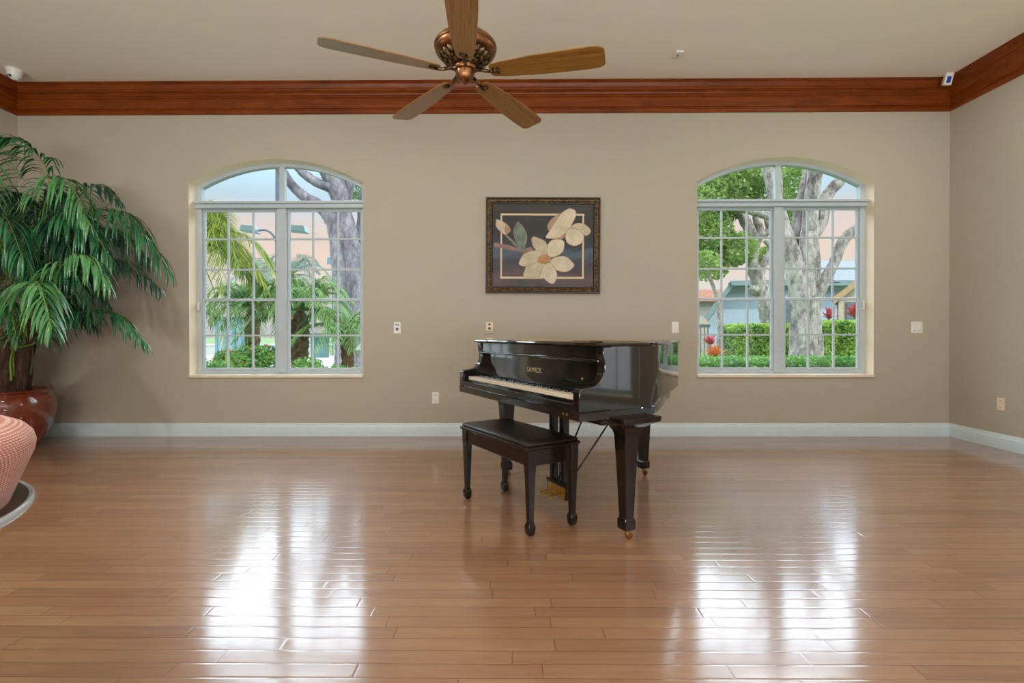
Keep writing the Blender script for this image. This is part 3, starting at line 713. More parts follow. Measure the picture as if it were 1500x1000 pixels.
# dome camera, at the ceiling in the left corner
def on_ceiling(px, py):
    d = CAMROT @ Vector(((px - 750) / F, -(py + SHIFT - 500) / F, -1.0)); return Vector((0, 0, EYE)) + d * ((ZC - EYE) / d.z)
q = at(21, 107, 4.78)
e = empty('security_camera', (q.x, q.y, ZC), R(-35), label='white dome security camera on the ceiling in the left corner', cat='security camera')
b = MB(); b.lathe([(.066, 0), (.066, -.02), (.060, -.032)], 32); b.build('mounting_base', 'plate', e, smooth=40)
b = MB(); b.lathe([(.060, -.030), (.057, -.052), (.046, -.074), (.028, -.09), (.002, -.096)], 32); hd = b.build('camera_head', 'plate', e, smooth=60)
for s in (-.6, .15):
    b = MB(); b.lathe([(.011, 0), (.011, .010), (.006, .011)], 16); o = b.build('lens', 'dark', hd, smooth=50)
    dv = Vector((math.cos(R(-60) + s) * .043, math.sin(R(-60) + s) * .043, -.070)); o.location = dv * .96; o.rotation_euler = Vector((dv.x, dv.y, -.045)).to_track_quat('Z', 'Y').to_euler()
# corner motion sensor
q = at(1389, 115, 4.93)
e = empty('motion_sensor', (q.x, q.y, q.z), R(-20), label='small white motion sensor with blue lens at the right crown corner', cat='sensor')
e.rotation_euler = (R(14), R(8), R(-14))
b = MB(); b.box(-.034, .034, -.02, .03, -.06, .05); sb = b.build('sensor_body', 'plate', e, bevel=.008)
b = MB(); b.box(-.017, .017, -.023, -.018, -.042, .016); b.build('lens', 'blue_led', sb, bevel=.004)
b = MB(); b.box(-.03, .03, .0, .07, .05, .066); b.tube([(0, .03, .05), (0, .05, .085)], .012, 10); b.build('bracket', 'plate_beige', e, bevel=.003)
q = on_ceiling(993, 78)
e = empty('smoke_detector', (q.x, q.y, ZC), R(4), label='small white square sensor box on the ceiling right of the fan', cat='detector')
b = MB(); b.box(-.035, .035, -.052, .052, -.018, 0); bb = b.build('sensor_body', 'plate', e, bevel=.004)
b = MB(); b.lathe([(.012, -.0175), (.012, -.022), (.008, -.024)], 16); b.build('lens', 'grey', bb)

# ------------------------------------------------------------------ potted palm
PC = Vector((-4.60, 4.56, 0))
PALM = empty('potted_palm', PC, 0, label='tall silk palm with drooping green fronds in a glazed terracotta pot, left corner', cat='potted plant')
b = MB(); b.lathe([(.20, 0), (.235, .008), (.27, .08), (.33, .20), (.362, .33), (.363, .40), (.345, .465), (.322, .495), (.325, .508), (.352, .518), (.356, .528), (.346, .536), (.316, .530), (.305, .50), (.30, .48)], 56)
b.build('pot', 'terracotta', PALM, smooth=50)
b = MB(); b.lathe([(.302, .485), (.2, .50), (.1, .51), (.01, .512)], 32, cap=True); b.build('soil', 'soil', PALM)
random.seed(3)
for (dx, dy, h, r0, r1, lx, ly) in ((.0, -.02, .55, .085, .10, .03, 0), (.10, .02, .62, .06, .075, .07, .0), (-.10, .03, .55, .08, .09, -.05, .02), (.05, .10, .58, .07, .06, .05, .04), (-.05, -.12, .45, .06, .07, -.02, -.04)):
    b = MB(); n = 14; rings = []
    for i in range(8):
        t = i / 7
        rings.append([(dx + lx * t + (r0 + (r1 - r0) * t) * (1 + .18 * random.uniform(-1, 1)) * math.cos(2 * PI * j / n), dy + ly * t + (r0 + (r1 - r0) * t) * (1 + .18 * random.uniform(-1, 1)) * math.sin(2 * PI * j / n),
                       .49 + h * t + (random.uniform(-.07, .07) if i == 7 else 0)) for j in range(n)])
    b.loft(rings); b.build('trunk', 'sheath', PALM, smooth=60)
def frond(root, base, ctrl, L, nl, mat, parent=None, sag=1.0, width=.015, rw=.008, start=.42, lim=None, name='frond', flat=.35, pet='petiole', jit=.08):
    """arching rachis with two rows of drooping leaflets; points in world space, object at root's frame"""
    pts = spline([base] + ctrl, 10); n = len(pts); off = root.location if root else Vector((0, 0, 0))
    b = MB(); b.k = 1
    b.tube([(lim(p) if lim else p) - off for p in pts[::2]], [rw * (1 - .8 * i / (len(pts[::2]) - 1)) for i in range(len(pts[::2]))], 6)
    b.k = 0
    for i in range(nl):
        t = start + (1 - start) * (i + .5) / nl
        k = t * (n - 1); a = int(min(k, n - 2)); p = pts[a].lerp(pts[a + 1], k - a); tg = (pts[min(a + 2, n - 1)] - pts[max(a - 1, 0)]).normalized()
        sd = tg.cross(Vector((0, 0, 1))); sd = sd.normalized() if sd.length > .05 else Vector((1, 0, 0))
        s_ = (t - start) / (1 - start); ll = L * (.55 + .9 * math.sin(PI * min(1, s_ * .75 + .18)) * .5) * random.uniform(.85, 1.1) * (1 - .35 * max(0, s_ - .75) / .25)
        for sg in (-1, 1):
            d = (sd * sg * (1 - flat * s_) + tg * (.45 + .75 * s_) + Vector((0, 0, .28 - .2 * s_)) + Vector((random.gauss(0, jit), random.gauss(0, jit), random.gauss(0, jit * .6)))).normalized()
            q = p.copy(); S = 6; ws = (.35, .9, 1, .9, .6, .05); left = []
            prev = None
            for j in range(S + 1):
                u = j / S; dd = (d + Vector((0, 0, -sag * 2.3 * u ** 1.6 - .15 * u))).normalized()
                if j: q = q + dd * ll / S
                wv = dd.cross(Vector((0, 0, 1)));  wv = wv.normalized() if wv.length > .05 else (prev or sd)
                if prev is not None and wv.dot(prev) < 0: wv = -wv
                prev = wv
                nrm = dd.cross(wv).normalized()
                w = width * (.3, .85, 1, 1, .85, .55, .06)[j]
                c0 = q - off
                if lim: c0 = lim(c0 + off) - off
                left.append((c0 - wv * w, c0 + nrm * w * .35 * (1 if nrm.z < 0 else -1), c0 + wv * w))
            for j in range(S):
                i0 = b.add(left[j] + left[j + 1]); b.face((i0, i0 + 1, i0 + 4, i0 + 3)); b.face((i0 + 1, i0 + 2, i0 + 5, i0 + 4))
    return b.build(name, [mat, pet], parent, smooth=70)
def lim(p):
    return Vector((max(p.x, XL + .03), min(p.y, D - .03), max(p.z, .02)))
FR = [  # (mid px, apex px, tip px, depths, leaflet, count, material, sag)
    ((48, 400, 4.6), (72, 268, 4.6), (40, 212, 4.45), (4, 201, 4.35), .26, 22, 'frond', .8),
    ((10, 400, 4.5), (-12, 270, 4.3), (-14, 226, 4.2), (-10, 318, 4.0), .34, 22, 'frond_light', .35),
    ((50, 400, 4.5), (68, 290, 4.35), (98, 262, 4.25), (131, 330, 4.15), .34, 26, 'frond_light', 1.2),
    ((60, 420, 4.75), (100, 310, 4.85), (142, 270, 4.85), (178, 296, 4.8), .24, 20, 'frond_dark', 1.0),
    ((60, 430, 4.6), (118, 325, 4.6), (185, 312, 4.55), (250, 398, 4.5), .42, 34, 'frond', 1.3),
    ((60, 450, 4.7), (110, 392, 4.75), (180, 380, 4.75), (236, 424, 4.7), .32, 26, 'frond_dark', 1.2),
    ((60, 450, 4.3), (90, 390, 4.1), (128, 375, 4.05), (160, 418, 4.0), .30, 24, 'frond_light', 1.1),
    ((58, 500, 4.5), (105, 462, 4.5), (165, 456, 4.5), (217, 505, 4.45), .26, 26, 'frond', 1.2),
    ((35, 500, 4.25), (45, 425, 3.95), (58, 418, 3.75), (76, 482, 3.6), .34, 26, 'frond_light', 1.1),
    ((20, 430, 4.4), (-6, 335, 4.15), (8, 318, 4.05), (34, 378, 3.95), .40, 26, 'frond', 1.3),
    ((55, 430, 4.5), (85, 335, 4.4), (120, 318, 4.35), (166, 384, 4.25), .40, 30, 'frond', 1.3),
    ((30, 420, 4.75), (35, 310, 4.85), (20, 282, 4.85), (-20, 310, 4.85), .34, 22, 'frond_dark', 1.2),
    ((55, 500, 4.7), (80, 450, 4.85), (110, 440, 4.9), (140, 478, 4.9), .28, 20, 'frond_dark', 1.2),
    ((60, 430, 4.75), (120, 350, 4.9), (170, 336, 4.9), (218, 380, 4.85), .38, 28, 'frond_dark', 1.3),
    ((18, 510, 4.2), (8, 450, 4.0), (14, 446, 3.9), (26, 505, 3.85), .17, 16, 'frond', 1.4),
    ((45, 420, 4.75), (75, 325, 4.85), (55, 296, 4.9), (18, 340, 4.9), .34, 22, 'frond_dark', 1.2),
    ((55, 460, 4.65), (90, 380, 4.75), (118, 362, 4.75), (152, 415, 4.7), .34, 24, 'frond_dark', 1.3),
    ((45, 430, 4.5), (60, 350, 4.5), (82, 328, 4.45), (112, 385, 4.35), .36, 24, 'frond_dark', 1.3),
    ((35, 450, 4.45), (25, 390, 4.35), (32, 372, 4.3), (54, 425, 4.2), .32, 22, 'frond', 1.3),
    ((10, 470, 4.5), (-30, 400, 4.4), (-42, 395, 4.35), (-70, 450, 4.3), .32, 18, 'frond', 1.3),
    ((40, 430, 4.6), (62, 300, 4.7), (88, 282, 4.75), (126, 330, 4.75), .34, 24, 'frond_dark', 1.2),
    ((50, 450, 4.55), (75, 400, 4.5), (100, 392, 4.45), (132, 440, 4.4), .30, 22, 'frond', 1.2),
    ((20, 440, 4.7), (5, 360, 4.8), (-5, 350, 4.8), (-30, 400, 4.8), .34, 20, 'frond_dark', 1.2),
    ((50, 470, 4.6), (82, 415, 4.65), (118, 404, 4.65), (160, 446, 4.6), .28, 22, 'frond_dark', 1.2),
]
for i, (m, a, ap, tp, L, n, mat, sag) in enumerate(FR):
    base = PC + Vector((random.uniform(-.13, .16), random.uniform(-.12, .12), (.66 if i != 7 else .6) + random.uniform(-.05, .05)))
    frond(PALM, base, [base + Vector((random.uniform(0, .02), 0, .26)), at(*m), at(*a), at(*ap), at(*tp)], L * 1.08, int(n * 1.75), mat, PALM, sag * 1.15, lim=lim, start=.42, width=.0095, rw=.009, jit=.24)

# ------------------------------------------------------------------ armchair at the left edge
AC = Vector((-1.315, .79, 0))
CH = empty('armchair', AC, 0, label='pink woven barrel armchair with grey-edged curved arm at the left edge', cat='armchair')
def sweep(b, prof, a0, a1, n=48):
    b.loft([[(r * math.cos(a), r * math.sin(a), z) for r, z in prof] for a in (a0 + (a1 - a0) * i / n for i in range(n + 1))])
A0, A1 = R(-95), R(140)
b = MB(); sweep(b, [(.262, .34), (.312, .46), (.352, .60), (.374, .70), (.400, .77), (.412, .80), (.4145, .818), (.410, .835), (.398, .849), (.378, .859), (.350, .866), (.315, .870), (.275, .871), (.240, .866), (.215, .852), (.202, .83), (.195, .79), (.19, .60), (.19, .34)], A0, A1, 72); b.build('backrest', 'weave', CH, smooth=80)
b = MB(); b.lathe([(.10, .33), (.20, .335), (.235, .37), (.242, .43), (.225, .465), (.18, .48), (.05, .484)], 48, (-.14, .06, 0)); b.build('seat_cushion', 'weave', CH, smooth=60)
b = MB(); sweep(b, [(.360, .692), (.404, .692), (.404, .698), (.404, .703), (.360, .703)], A0 + .1, A1 - .1, 60); ar = b.build('armrest', 'arm_top', CH, smooth=40)
b = MB(); sweep(b, [(.402, .691), (.406, .689), (.410, .691), (.412, .698), (.410, .706), (.406, .708), (.402, .706)], A0 + .09, A1 - .09, 60); ed = b.build('edge_band', 'arm_edge', ar, smooth=60); ed['label'] = 'grey metallic edge band'
for s in range(4):
    a = R(45 + 90 * s); b = MB(); b.tube([(.2 * math.cos(a), .2 * math.sin(a), .345), (.24 * math.cos(a), .24 * math.sin(a), 0)], [.022, .014], 10); b.build('leg', 'arm_edge', CH, smooth=60)

# ------------------------------------------------------------------ outside
GZ = -.15
b = MB(); b.box(-70, 70, YB + TH, 120, GZ - .3, GZ); b.box(-70, 70, -60, YF - TH, GZ - .3, GZ); b.box(-70, XL - TH, YF - TH, YB + TH, GZ - .3, GZ); b.box(XR + TH, 70, YF - TH, YB + TH, GZ - .3, GZ)
tag(b.build('lawn_ground', 'lawn'), kind='structure')
b = MB(); b.box(-40, -2.0, 11.5, 40, GZ, GZ + .03); tag(b.build('driveway_paving', 'paving'), kind='structure')
b = MB(); b.box(XR + TH, XR + 60, -40, 4.6, GZ, GZ + .04); tag(b.build('patio_paving', 'paving'), kind='structure')

def leaf_cloud(b, c, rad, n, size, shell=.25, aspect=.5, top=None):
    c = Vector(c)
    for _ in range(n):
        d = Vector((random.gauss(0, 1), random.gauss(0, 1), random.gauss(0, 1))).normalized(); k = random.uniform(shell, 1) ** .5
        p = c + Vector((d.x * rad[0], d.y * rad[1], d.z * rad[2])) * k
        u = Vector((random.gauss(0, 1), random.gauss(0, 1), random.gauss(0, .7))).normalized(); w = u.orthogonal().normalized(); w = (w * math.cos(random.random() * 6.28) + u.cross(w) * math.sin(random.random() * 6.28))
        s = size * random.uniform(.7, 1.3); i = b.add((p - u * s, p + w * s * aspect, p + u * s, p - w * s * aspect)); b.face((i, i + 1, i + 2, i + 3))
def tree(name, loc, limbs, clouds, mat, label, cat='tree', bark='bark', leaf=.09, n=14):
    e = empty(name, loc, 0, label=label, cat=cat)
    b = MB()
    for pts, rads in limbs:
        ps = spline([p - Vector(loc) for p in pts], 5); m = len(ps)
        rr = []
        for i in range(m):
            k = i / (m - 1) * (len(rads) - 1); a = min(int(k), len(rads) - 2); rr.append((rads[a] + (rads[a + 1] - rads[a]) * (k - a)) * (1 + random.uniform(-.07, .07)))
        b.tube(ps, rr, n)
    b.build('trunk', bark, e, smooth=60)
    if clouds:
        b = MB()
        for c, r, k in clouds: leaf_cloud(b, Vector(c) - Vector(loc), r, k, leaf)
        b.build('foliage', mat, e)
    return e
random.seed(11)
# --- right window: big forked tree
Y = 11.5; g = at(1182, 545, Y); g.z = GZ
def A(pts, Y): return [at(x, y, Y) for x, y in pts]
limbs = [
    ([g + Vector((-.13, 0, 0))] + A([(1174, 520), (1174, 470), (1171, 420), (1163, 385), (1148, 340), (1138, 300), (1128, 262), (1118, 225), (1110, 180)], Y), [.34, .27, .235, .23, .21, .18, .14, .12, .10, .09]),
    ([g + Vector((.20, .1, 0))] + A([(1196, 520), (1194, 480), (1192, 440), (1189, 400), (1187, 350), (1188, 300), (1196, 240), (1200, 215)], Y + .1), [.26, .15, .14, .15, .20, .17, .16, .155, .14]),
    ([g] + A([(1182, 520), (1182, 470), (1180, 430), (1182, 390), (1184, 340)], Y + .02), [.3, .22, .2, .2, .2, .15]),
    (A([(1192, 475), (1197, 440), (1206, 415), (1222, 385), (1234, 355), (1250, 338), (1275, 326), (1300, 300)], Y), [.07, .12, .12, .11, .11, .11, .10, .09]),
    (A([(1186, 350), (1200, 330), (1206, 300), (1216, 280), (1232, 262), (1246, 235), (1256, 200)], Y + .2), [.14, .15, .15, .12, .12, .11, .10]),
    (A([(1162, 370), (1166, 335), (1170, 300), (1178, 270), (1186, 235), (1195, 200)], Y + .3), [.10, .10, .09, .09, .08, .07]),
    (A([(1140, 305), (1140, 270), (1138, 240), (1136, 200)], Y + .1), [.09, .09, .08, .08]),
]
clouds = [(at(1165, 275, Y + 1.6), (.30, .5, .85), 1500), (at(1158, 320, Y + 1.6), (.15, .4, .4), 400)]
tree('forked_tree', (g.x, g.y, GZ), limbs, clouds, 'leaf_green', 'big pale forked tree with mottled bark in front of the clipped hedge', leaf=.06)
# --- smaller crooked tree with the dense crown
Y = 15.5; g = at(1127, 520, Y); g.z = GZ
limbs = [([g] + A([(1126, 480), (1121, 445), (1110, 410), (1102, 385), (1103, 350), (1092, 325), (1080, 305), (1060, 285)], Y), [.26, .24, .22, .22, .17, .17, .16, .15, .12]),
         (A([(1106, 360), (1113, 340), (1108, 318), (1112, 290)], Y), [.15, .13, .11, .09]), (A([(1116, 345), (1127, 335), (1122, 312), (1126, 290)], Y), [.12, .11, .10, .08]),
         (A([(1110, 418), (1106, 425), (1104, 432)], Y), [.16, .19, .10]), (A([(1112, 405), (1122, 380), (1130, 365), (1120, 352)], Y), [.12, .11, .09, .06]),
         (A([(1060, 303), (1085, 306), (1110, 312), (1140, 320)], Y - .5), [.07, .10, .11, .12])]
clouds = [(at(1050, 285, Y + .3), (1.1, 1.0, .95), 5500), (at(1035, 345, Y), (.75, 1, .85), 4200), (at(1090, 255, Y + .5), (1.1, 1.2, .8), 5000), (at(1075, 365, Y), (.65, .9, .55), 2200), (at(1120, 275, Y + .8), (.6, .9, .8), 1900),
          (at(1120, 375, Y + .4), (.22, .3, .3), 420), (at(1040, 395, Y), (.5, .6, .35), 600), (at(1010, 295, Y), (1.1, 1.2, 1.1), 2200)]
tree('leafy_tree', (g.x, g.y, GZ), limbs, clouds, 'leaf_green', 'leafy green tree with crooked trunk in front of the pale blue house', leaf=.062)
Y = 13.6; g = at(1054, 545, Y); g.z = GZ
tree('young_tree', (g.x, g.y, GZ), [([g] + A([(1054, 500), (1053, 455), (1047, 425), (1036, 400), (1030, 380)], Y), [.07, .065, .06, .05, .045, .03])], [(at(1030, 385, Y), (.5, .5, .35), 900)], 'leaf_green', 'slender young tree beside the orange croton', leaf=.05)
# --- hedges
def hedge(name, px0, px1, ptop, Y, depth, label, mat, n, size, zb=GZ):
    a, c = at(px0, ptop, Y), at(px1, ptop, Y); cx = (a.x + c.x) / 2; h = a.z - zb; hw = (c.x - a.x) / 2
    e = empty(name, (cx, Y, zb), 0, label=label, cat='hedge')
    b = MB(); b.box(-hw + .1, hw - .1, -depth / 2 + .1, depth / 2 - .1, 0, h - .1); b.build('twigs', 'hedge_core', e)
    b = MB()
    for _ in range(n):
        r = random.random()
        if r < .62: p = Vector((random.uniform(-hw, hw), -depth / 2 + random.uniform(0, .1), random.uniform(0, h)))
        elif r < .9: p = Vector((random.uniform(-hw, hw), random.uniform(-depth / 2, depth / 2), h + random.uniform(-.1, .03) + .05 * math.sin(3 * cx)))
        else: p = Vector((random.choice((-1, 1)) * (hw - random.uniform(0, .1)), random.uniform(-depth / 2, depth / 2), random.uniform(0, h)))
        ex = max(0, abs(p.x) - (hw - .25)) / .25
        p.z -= .10 * ex * ex * (p.z / h)
        u = Vector((random.gauss(0, 1), random.gauss(0, .7), random.gauss(0, 1))).normalized(); w = u.cross(Vector((random.gauss(0, 1), random.gauss(0, 1), random.gauss(0, 1)))).normalized(); s = size * random.uniform(.7, 1.3)
        i = b.add((p - u * s, p + w * s * .55, p + u * s, p - w * s * .55)); b.face((i, i + 1, i + 2, i + 3))
    b.build('foliage', mat, e)
hedge('clipped_hedge', 1063, 1162, 478, 14.0, 1.2, 'clipped green hedge left of the big forked trunk', 'leaf_hedge', 10500, .036)
hedge('clipped_hedge', 1190, 1275, 472, 13.4, 1.2, 'clipped yellow-green hedge right of the big forked trunk', 'leaf_hedge', 9500, .036)
hedge('low_hedge', 1005, 1290, 528, 8.6, .7, 'low green border hedge under the window right of the piano', 'leaf_low', 9000, .034)
# --- spiky plants
def spiky(name, p, n, L, w, mat, label, cat='plant', up=.6, flowers=0):
    p_h = p.z - GZ + .25 * L; e = empty(name, (p.x, p.y, GZ), 0, label=label, cat=cat); b = MB()
    b.tube([(0, 0, 0), (.02, .01, p_h)], .03, 6); b.build('stem', 'palm_trunk', e); b = MB()
    for _ in range(n):
        a = random.random() * 6.283; el = random.uniform(up - .4, up + .6); d = Vector((math.cos(a) * math.cos(el), math.sin(a) * math.cos(el), math.sin(el))); q = Vector((0, 0, p_h)); sdv = d.cross(Vector((0, 0, 1))).normalized()
        l = L * random.uniform(.7, 1.1); prev = None
        for j in range(5):
            t = j / 4; c = q + d * l * t + Vector((0, 0, -.35 * l * t * t)); ww = w * (.5, 1, .9, .6, .05)[j]
            cur = (c - sdv * ww, c + sdv * ww)
            if prev: b.quad(prev[0], prev[1], cur[1], cur[0])
            prev = cur
    return b.build('leaves', mat, e)
c = at(1048, 545, 12.2); c.z = GZ + .42; spiky('croton_bush', c, 90, .55, .03, 'croton', 'orange and red croton bush left of the clipped hedge', up=.9)
c = at(1040, 530, 12.6); c.z = GZ + .78; spiky('red_plant', c, 44, .42, .028, 'red_leaf', 'pink-red leafy plant behind the orange croton', up=.8)
c = at(1214, 470, 15.6); c.z -= .1; spiky('cordyline_plant', c, 44, .62, .035, 'red_leaf', 'red cordyline rising behind the hedge beside the big trunk', up=.9)
c = at(1252, 468, 15.6); c.z -= .1; spiky('cordyline_plant', c, 44, .66, .035, 'red_leaf', 'red cordyline before the tan gabled house', up=.9)
# --- houses
def house(name, label, parts):
    e = empty(name, parts[0][1][0], 0, label=label, cat='house'); off = e.location
    for nm, pts, dep, mat in parts:
        k = max(0, pts[0][0] / pts[0][1]) + .08
        b = MB(); b.extrude([Vector(p) - off for p in pts], (dep * k, dep, 0)); b.build(nm, mat, e)
    return e
def Gp(x, Y): p = at(x, 560, Y); p.z = GZ; return p
Y = 22
house('blue_house', 'pale blue gabled house behind the clipped hedge', [
    ('wall', [Gp(1037, Y), Gp(1160, Y)] + A([(1160, 418), (1074, 418), (1037, 463)], Y), 5.5, 'house_blue'),
    ('fascia', A([(1031, 464), (1072, 411), (1075, 418), (1036, 470)], Y - .5), 1.5, 'fascia'),
    ('eave', A([(1070, 412), (1165, 412), (1165, 418), (1072, 418)], Y - .6), 1.2, 'fascia'),
    ('roof', A([(1066, 416), (1070, 411), (1165, 409), (1165, 412)], Y - .45), 1.4, 'tile_grey'),
    ('window', A([(1148, 440), (1158, 440), (1158, 480), (1148, 480)], Y - .05), .1, 'window_dark')])
Y = 30
house('tiled_house', 'far pale house with grey tiled roof behind the big tree', [
    ('wall', [Gp(1170, Y), Gp(1290, Y)] + A([(1290, 416), (1170, 416)], Y), 8, 'house_blue'),
    ('gable', [Gp(1120, Y - 1), Gp(1166, Y - 1)] + A([(1166, 402), (1158, 396), (1130, 430)], Y - 1), .8, 'house_blue'),
    ('eave', A([(1170, 413), (1290, 413), (1290, 418), (1170, 418)], Y - .8), 1, 'fascia')])
e = [o for o in bpy.data.objects if o.name.startswith('tiled_house')][0]
b = MB(); p = [at(1168, 414, Y - .8), at(1292, 414, Y - .8), at(1292, 385, Y + 5), at(1176, 385, Y + 5)]
b.extrude([q - e.location for q in p], (0, 0, .15)); b.build('roof', 'tile_grey', e)
Y = 19
house('gabled_house', 'tan gabled house at the right edge of the right window', [
    ('wall', [Gp(1226, Y), Gp(1330, Y)] + A([(1330, 430), (1290, 396), (1226, 440)], Y), 5, 'house_beige'),
    ('fascia', A([(1218, 437), (1288, 384), (1290, 392), (1222, 445)], Y - .5), 1.0, 'fascia_tan'),
    ('post', [Gp(1228, Y - .3), Gp(1235, Y - .3)] + A([(1235, 440), (1228, 440)], Y - .3), .3, 'house_beige'),
    ('window', A([(1240, 442), (1262, 442), (1262, 480), (1240, 480)], Y - .06), .1, 'window_dark')])
Y = 34
house('red_roofed_house', 'far beige house with terracotta roof at the left edge of the right window', [
    ('wall', [Gp(990, Y), Gp(1060, Y)] + A([(1060, 440), (990, 440)], Y), 6, 'house_beige'),
    ('roof', A([(985, 441), (1064, 441), (1056, 424), (985, 424)], Y - .6), 7, 'tile_red')])
Y = 20
a0, a1 = at(1010, 475, Y), at(1040, 475, Y)
e = empty('railing_fence', (a0.x, Y, GZ), 0, label='dark metal railing fence beside the pale blue house', cat='fence')
b = MB(); h = a0.z - GZ; b.box(0, a1.x - a0.x, -.03, .03, h - .12, h); b.box(0, a1.x - a0.x, -.02, .02, .12, .18)
k = 0.0
while k < a1.x - a0.x: b.box(k, k + .035, -.015, .015, .1, h - .05); k += .14
b.build('railing', 'fence_dark', e)
# --- left window: grey tree with rising limbs
Y = 13; g = at(520, 545, Y); g.z = GZ
limbs = [
    ([g + Vector((-.15, 0, 0))] + A([(508, 515), (503, 470), (502, 420), (497, 380), (494, 345), (484, 318), (466, 300), (446, 288), (425, 268), (406, 238), (392, 205)], Y), [.40, .30, .24, .21, .21, .21, .19, .15, .13, .12, .12, .12]),
    ([g + Vector((.20, .1, 0))] + A([(524, 515), (520, 470), (518, 420), (516, 380), (510, 340), (500, 300), (490, 265), (474, 235), (468, 200)], Y + .1), [.42, .34, .28, .30, .28, .24, .20, .26, .24, .22]),
    (A([(486, 275), (466, 268), (446, 255), (432, 240), (415, 215)], Y), [.14, .12, .11, .10, .09]),
    (A([(520, 440), (526, 400), (530, 350), (535, 300), (540, 240)], Y + .3), [.2, .2, .18, .17, .15]),
    (A([(500, 310), (508, 285), (514, 255), (518, 220)], Y + .3), [.14, .14, .14, .13]),
]
clouds = [(at(492, 262, Y + 1.8), (.38, .5, .5), 800), (at(522, 270, Y + 1.8), (.45, .5, .55), 800)]
tree('grey_tree', (g.x, g.y, GZ), limbs, clouds, 'leaf_far', 'thick grey forked tree at the right side of the left window', bark='bark_b', leaf=.06)
# --- lamp post
Y = 17; g = Gp(409, Y)
e = empty('street_lamp', g, 0, label='grey street lamp post with two angled lamp heads', cat='street lamp')
hp = at(408, 210, Y).z - GZ
b = MB(); b.tube([(0, 0, 0), (0, 0, hp)], [.13, .09], 12); b.build('post', 'pole', e, smooth=60)
za = at(408, 340, Y).z - GZ
for s, x0, x1 in ((-1, 355, 378), (1, 424, 451)):
    pa, pb = at(x0, 338, Y - .3) - g, at(x1, 338, Y - .3) - g
    near = pb if s < 0 else pa
    b = MB(); b.tube(spline([(0, 0, za - .55), (s * .12, -.1, za - .15), (s * .3, -.2, za + .02), (near.x, -.3, za + .0)], 5), .035, 8); b.build('arm', 'pole', e, smooth=60)
    b = MB(); x0_, x1_ = min(pa.x, pb.x), max(pa.x, pb.x)
    b.loft([[(x0_, -.5, za - .04), (x1_, -.5, za - .10), (x1_, -.1, za - .10), (x0_, -.1, za - .04)], [(x0_ + .03, -.46, za + .17), (x1_ - .06, -.46, za + .12), (x1_ - .06, -.14, za + .12), (x0_ + .03, -.14, za + .17)]])
    b.build('lamp_head', 'lamp_green', e, bevel=.02)
# --- palms
def garden_palm(name, px, pbase, pcrown, Y, rt, n, L, leaf, mat, label, seed, droop=.9, ang=None, elev=(.0, 1.2)):
    random.seed(seed)
    g = at(px, pbase, Y); g.z = GZ; c = at(pcrown[0], pcrown[1], Y)
    e = empty(name, g, 0, label=label, cat='palm tree')
    b = MB(); ps = spline([Vector((0, 0, 0)), (c - g) * .5 + Vector((.04, 0, 0)), c - g], 8); m = 12; rings = []
    for i, p in enumerate(ps):
        rings.append([p + Vector((math.cos(2 * PI * j / m), math.sin(2 * PI * j / m), 0)) * rt * (1 + (.18 if (i + j) % 2 else -.1)) * (1 if i < len(ps) - 3 else (.9, .72, .35)[i - len(ps) + 3]) for j in range(m)])
    b.loft(rings); b.build('trunk', 'palm_trunk', e)
    for i in range(n):
        az = (i * 2.39996 if ang is None else random.uniform(*ang)); el = random.uniform(*elev)
        d = Vector((math.cos(az) * math.cos(el), math.sin(az) * math.cos(el), math.sin(el))); l = L * random.uniform(.85, 1.1)
        ctrl = [c + d * l * .35, c + d * l * .7 + Vector((0, 0, -droop * .18 * l)), c + d * l + Vector((0, 0, -droop * .62 * l))]
        frond(e, c, ctrl, leaf, 38 if L < 1.5 else 56, mat, e, .35, (.0075 if L < 1.5 else .006) * (L ** .5), .016, .10, name='frond', flat=.3, jit=.16)
garden_palm('date_palm', 366, 545, (368, 452), 10.5, .13, 34, 1.1, .34, 'date', 'pygmy date palm with shaggy trunk left of the window centre post', 21)
garden_palm('date_palm', 430, 545, (440, 455), 9.6, .15, 36, 1.25, .36, 'date', 'pygmy date palm with thick trunk right of the window centre post', 22)
garden_palm('date_palm', 508, 545, (505, 480), 9.4, .10, 20, 1.0, .32, 'date', 'green date palm in front of the thick grey tree', 25, elev=(-.1, .8))
garden_palm('coconut_palm', 255, 560, (262, 350), 8.6, .16, 30, 1.65, .45, 'coco', 'yellow-green coconut palm drooping into the left edge of the window', 23, droop=1.2, ang=(-1.5, 1.5), elev=(-.5, 1.1))
garden_palm('feather_palm', 425, 545, (428, 402), 24, .15, 20, 1.9, .5, 'far_palm', 'distant blue-green palm right of the lamp post', 24, elev=(0, 1.3))
garden_palm('feather_palm', 374, 545, (380, 405), 33, .15, 20, 2.4, .5, 'far_palm', 'distant blue-green palm left of the lamp post', 26, elev=(0, 1.3))
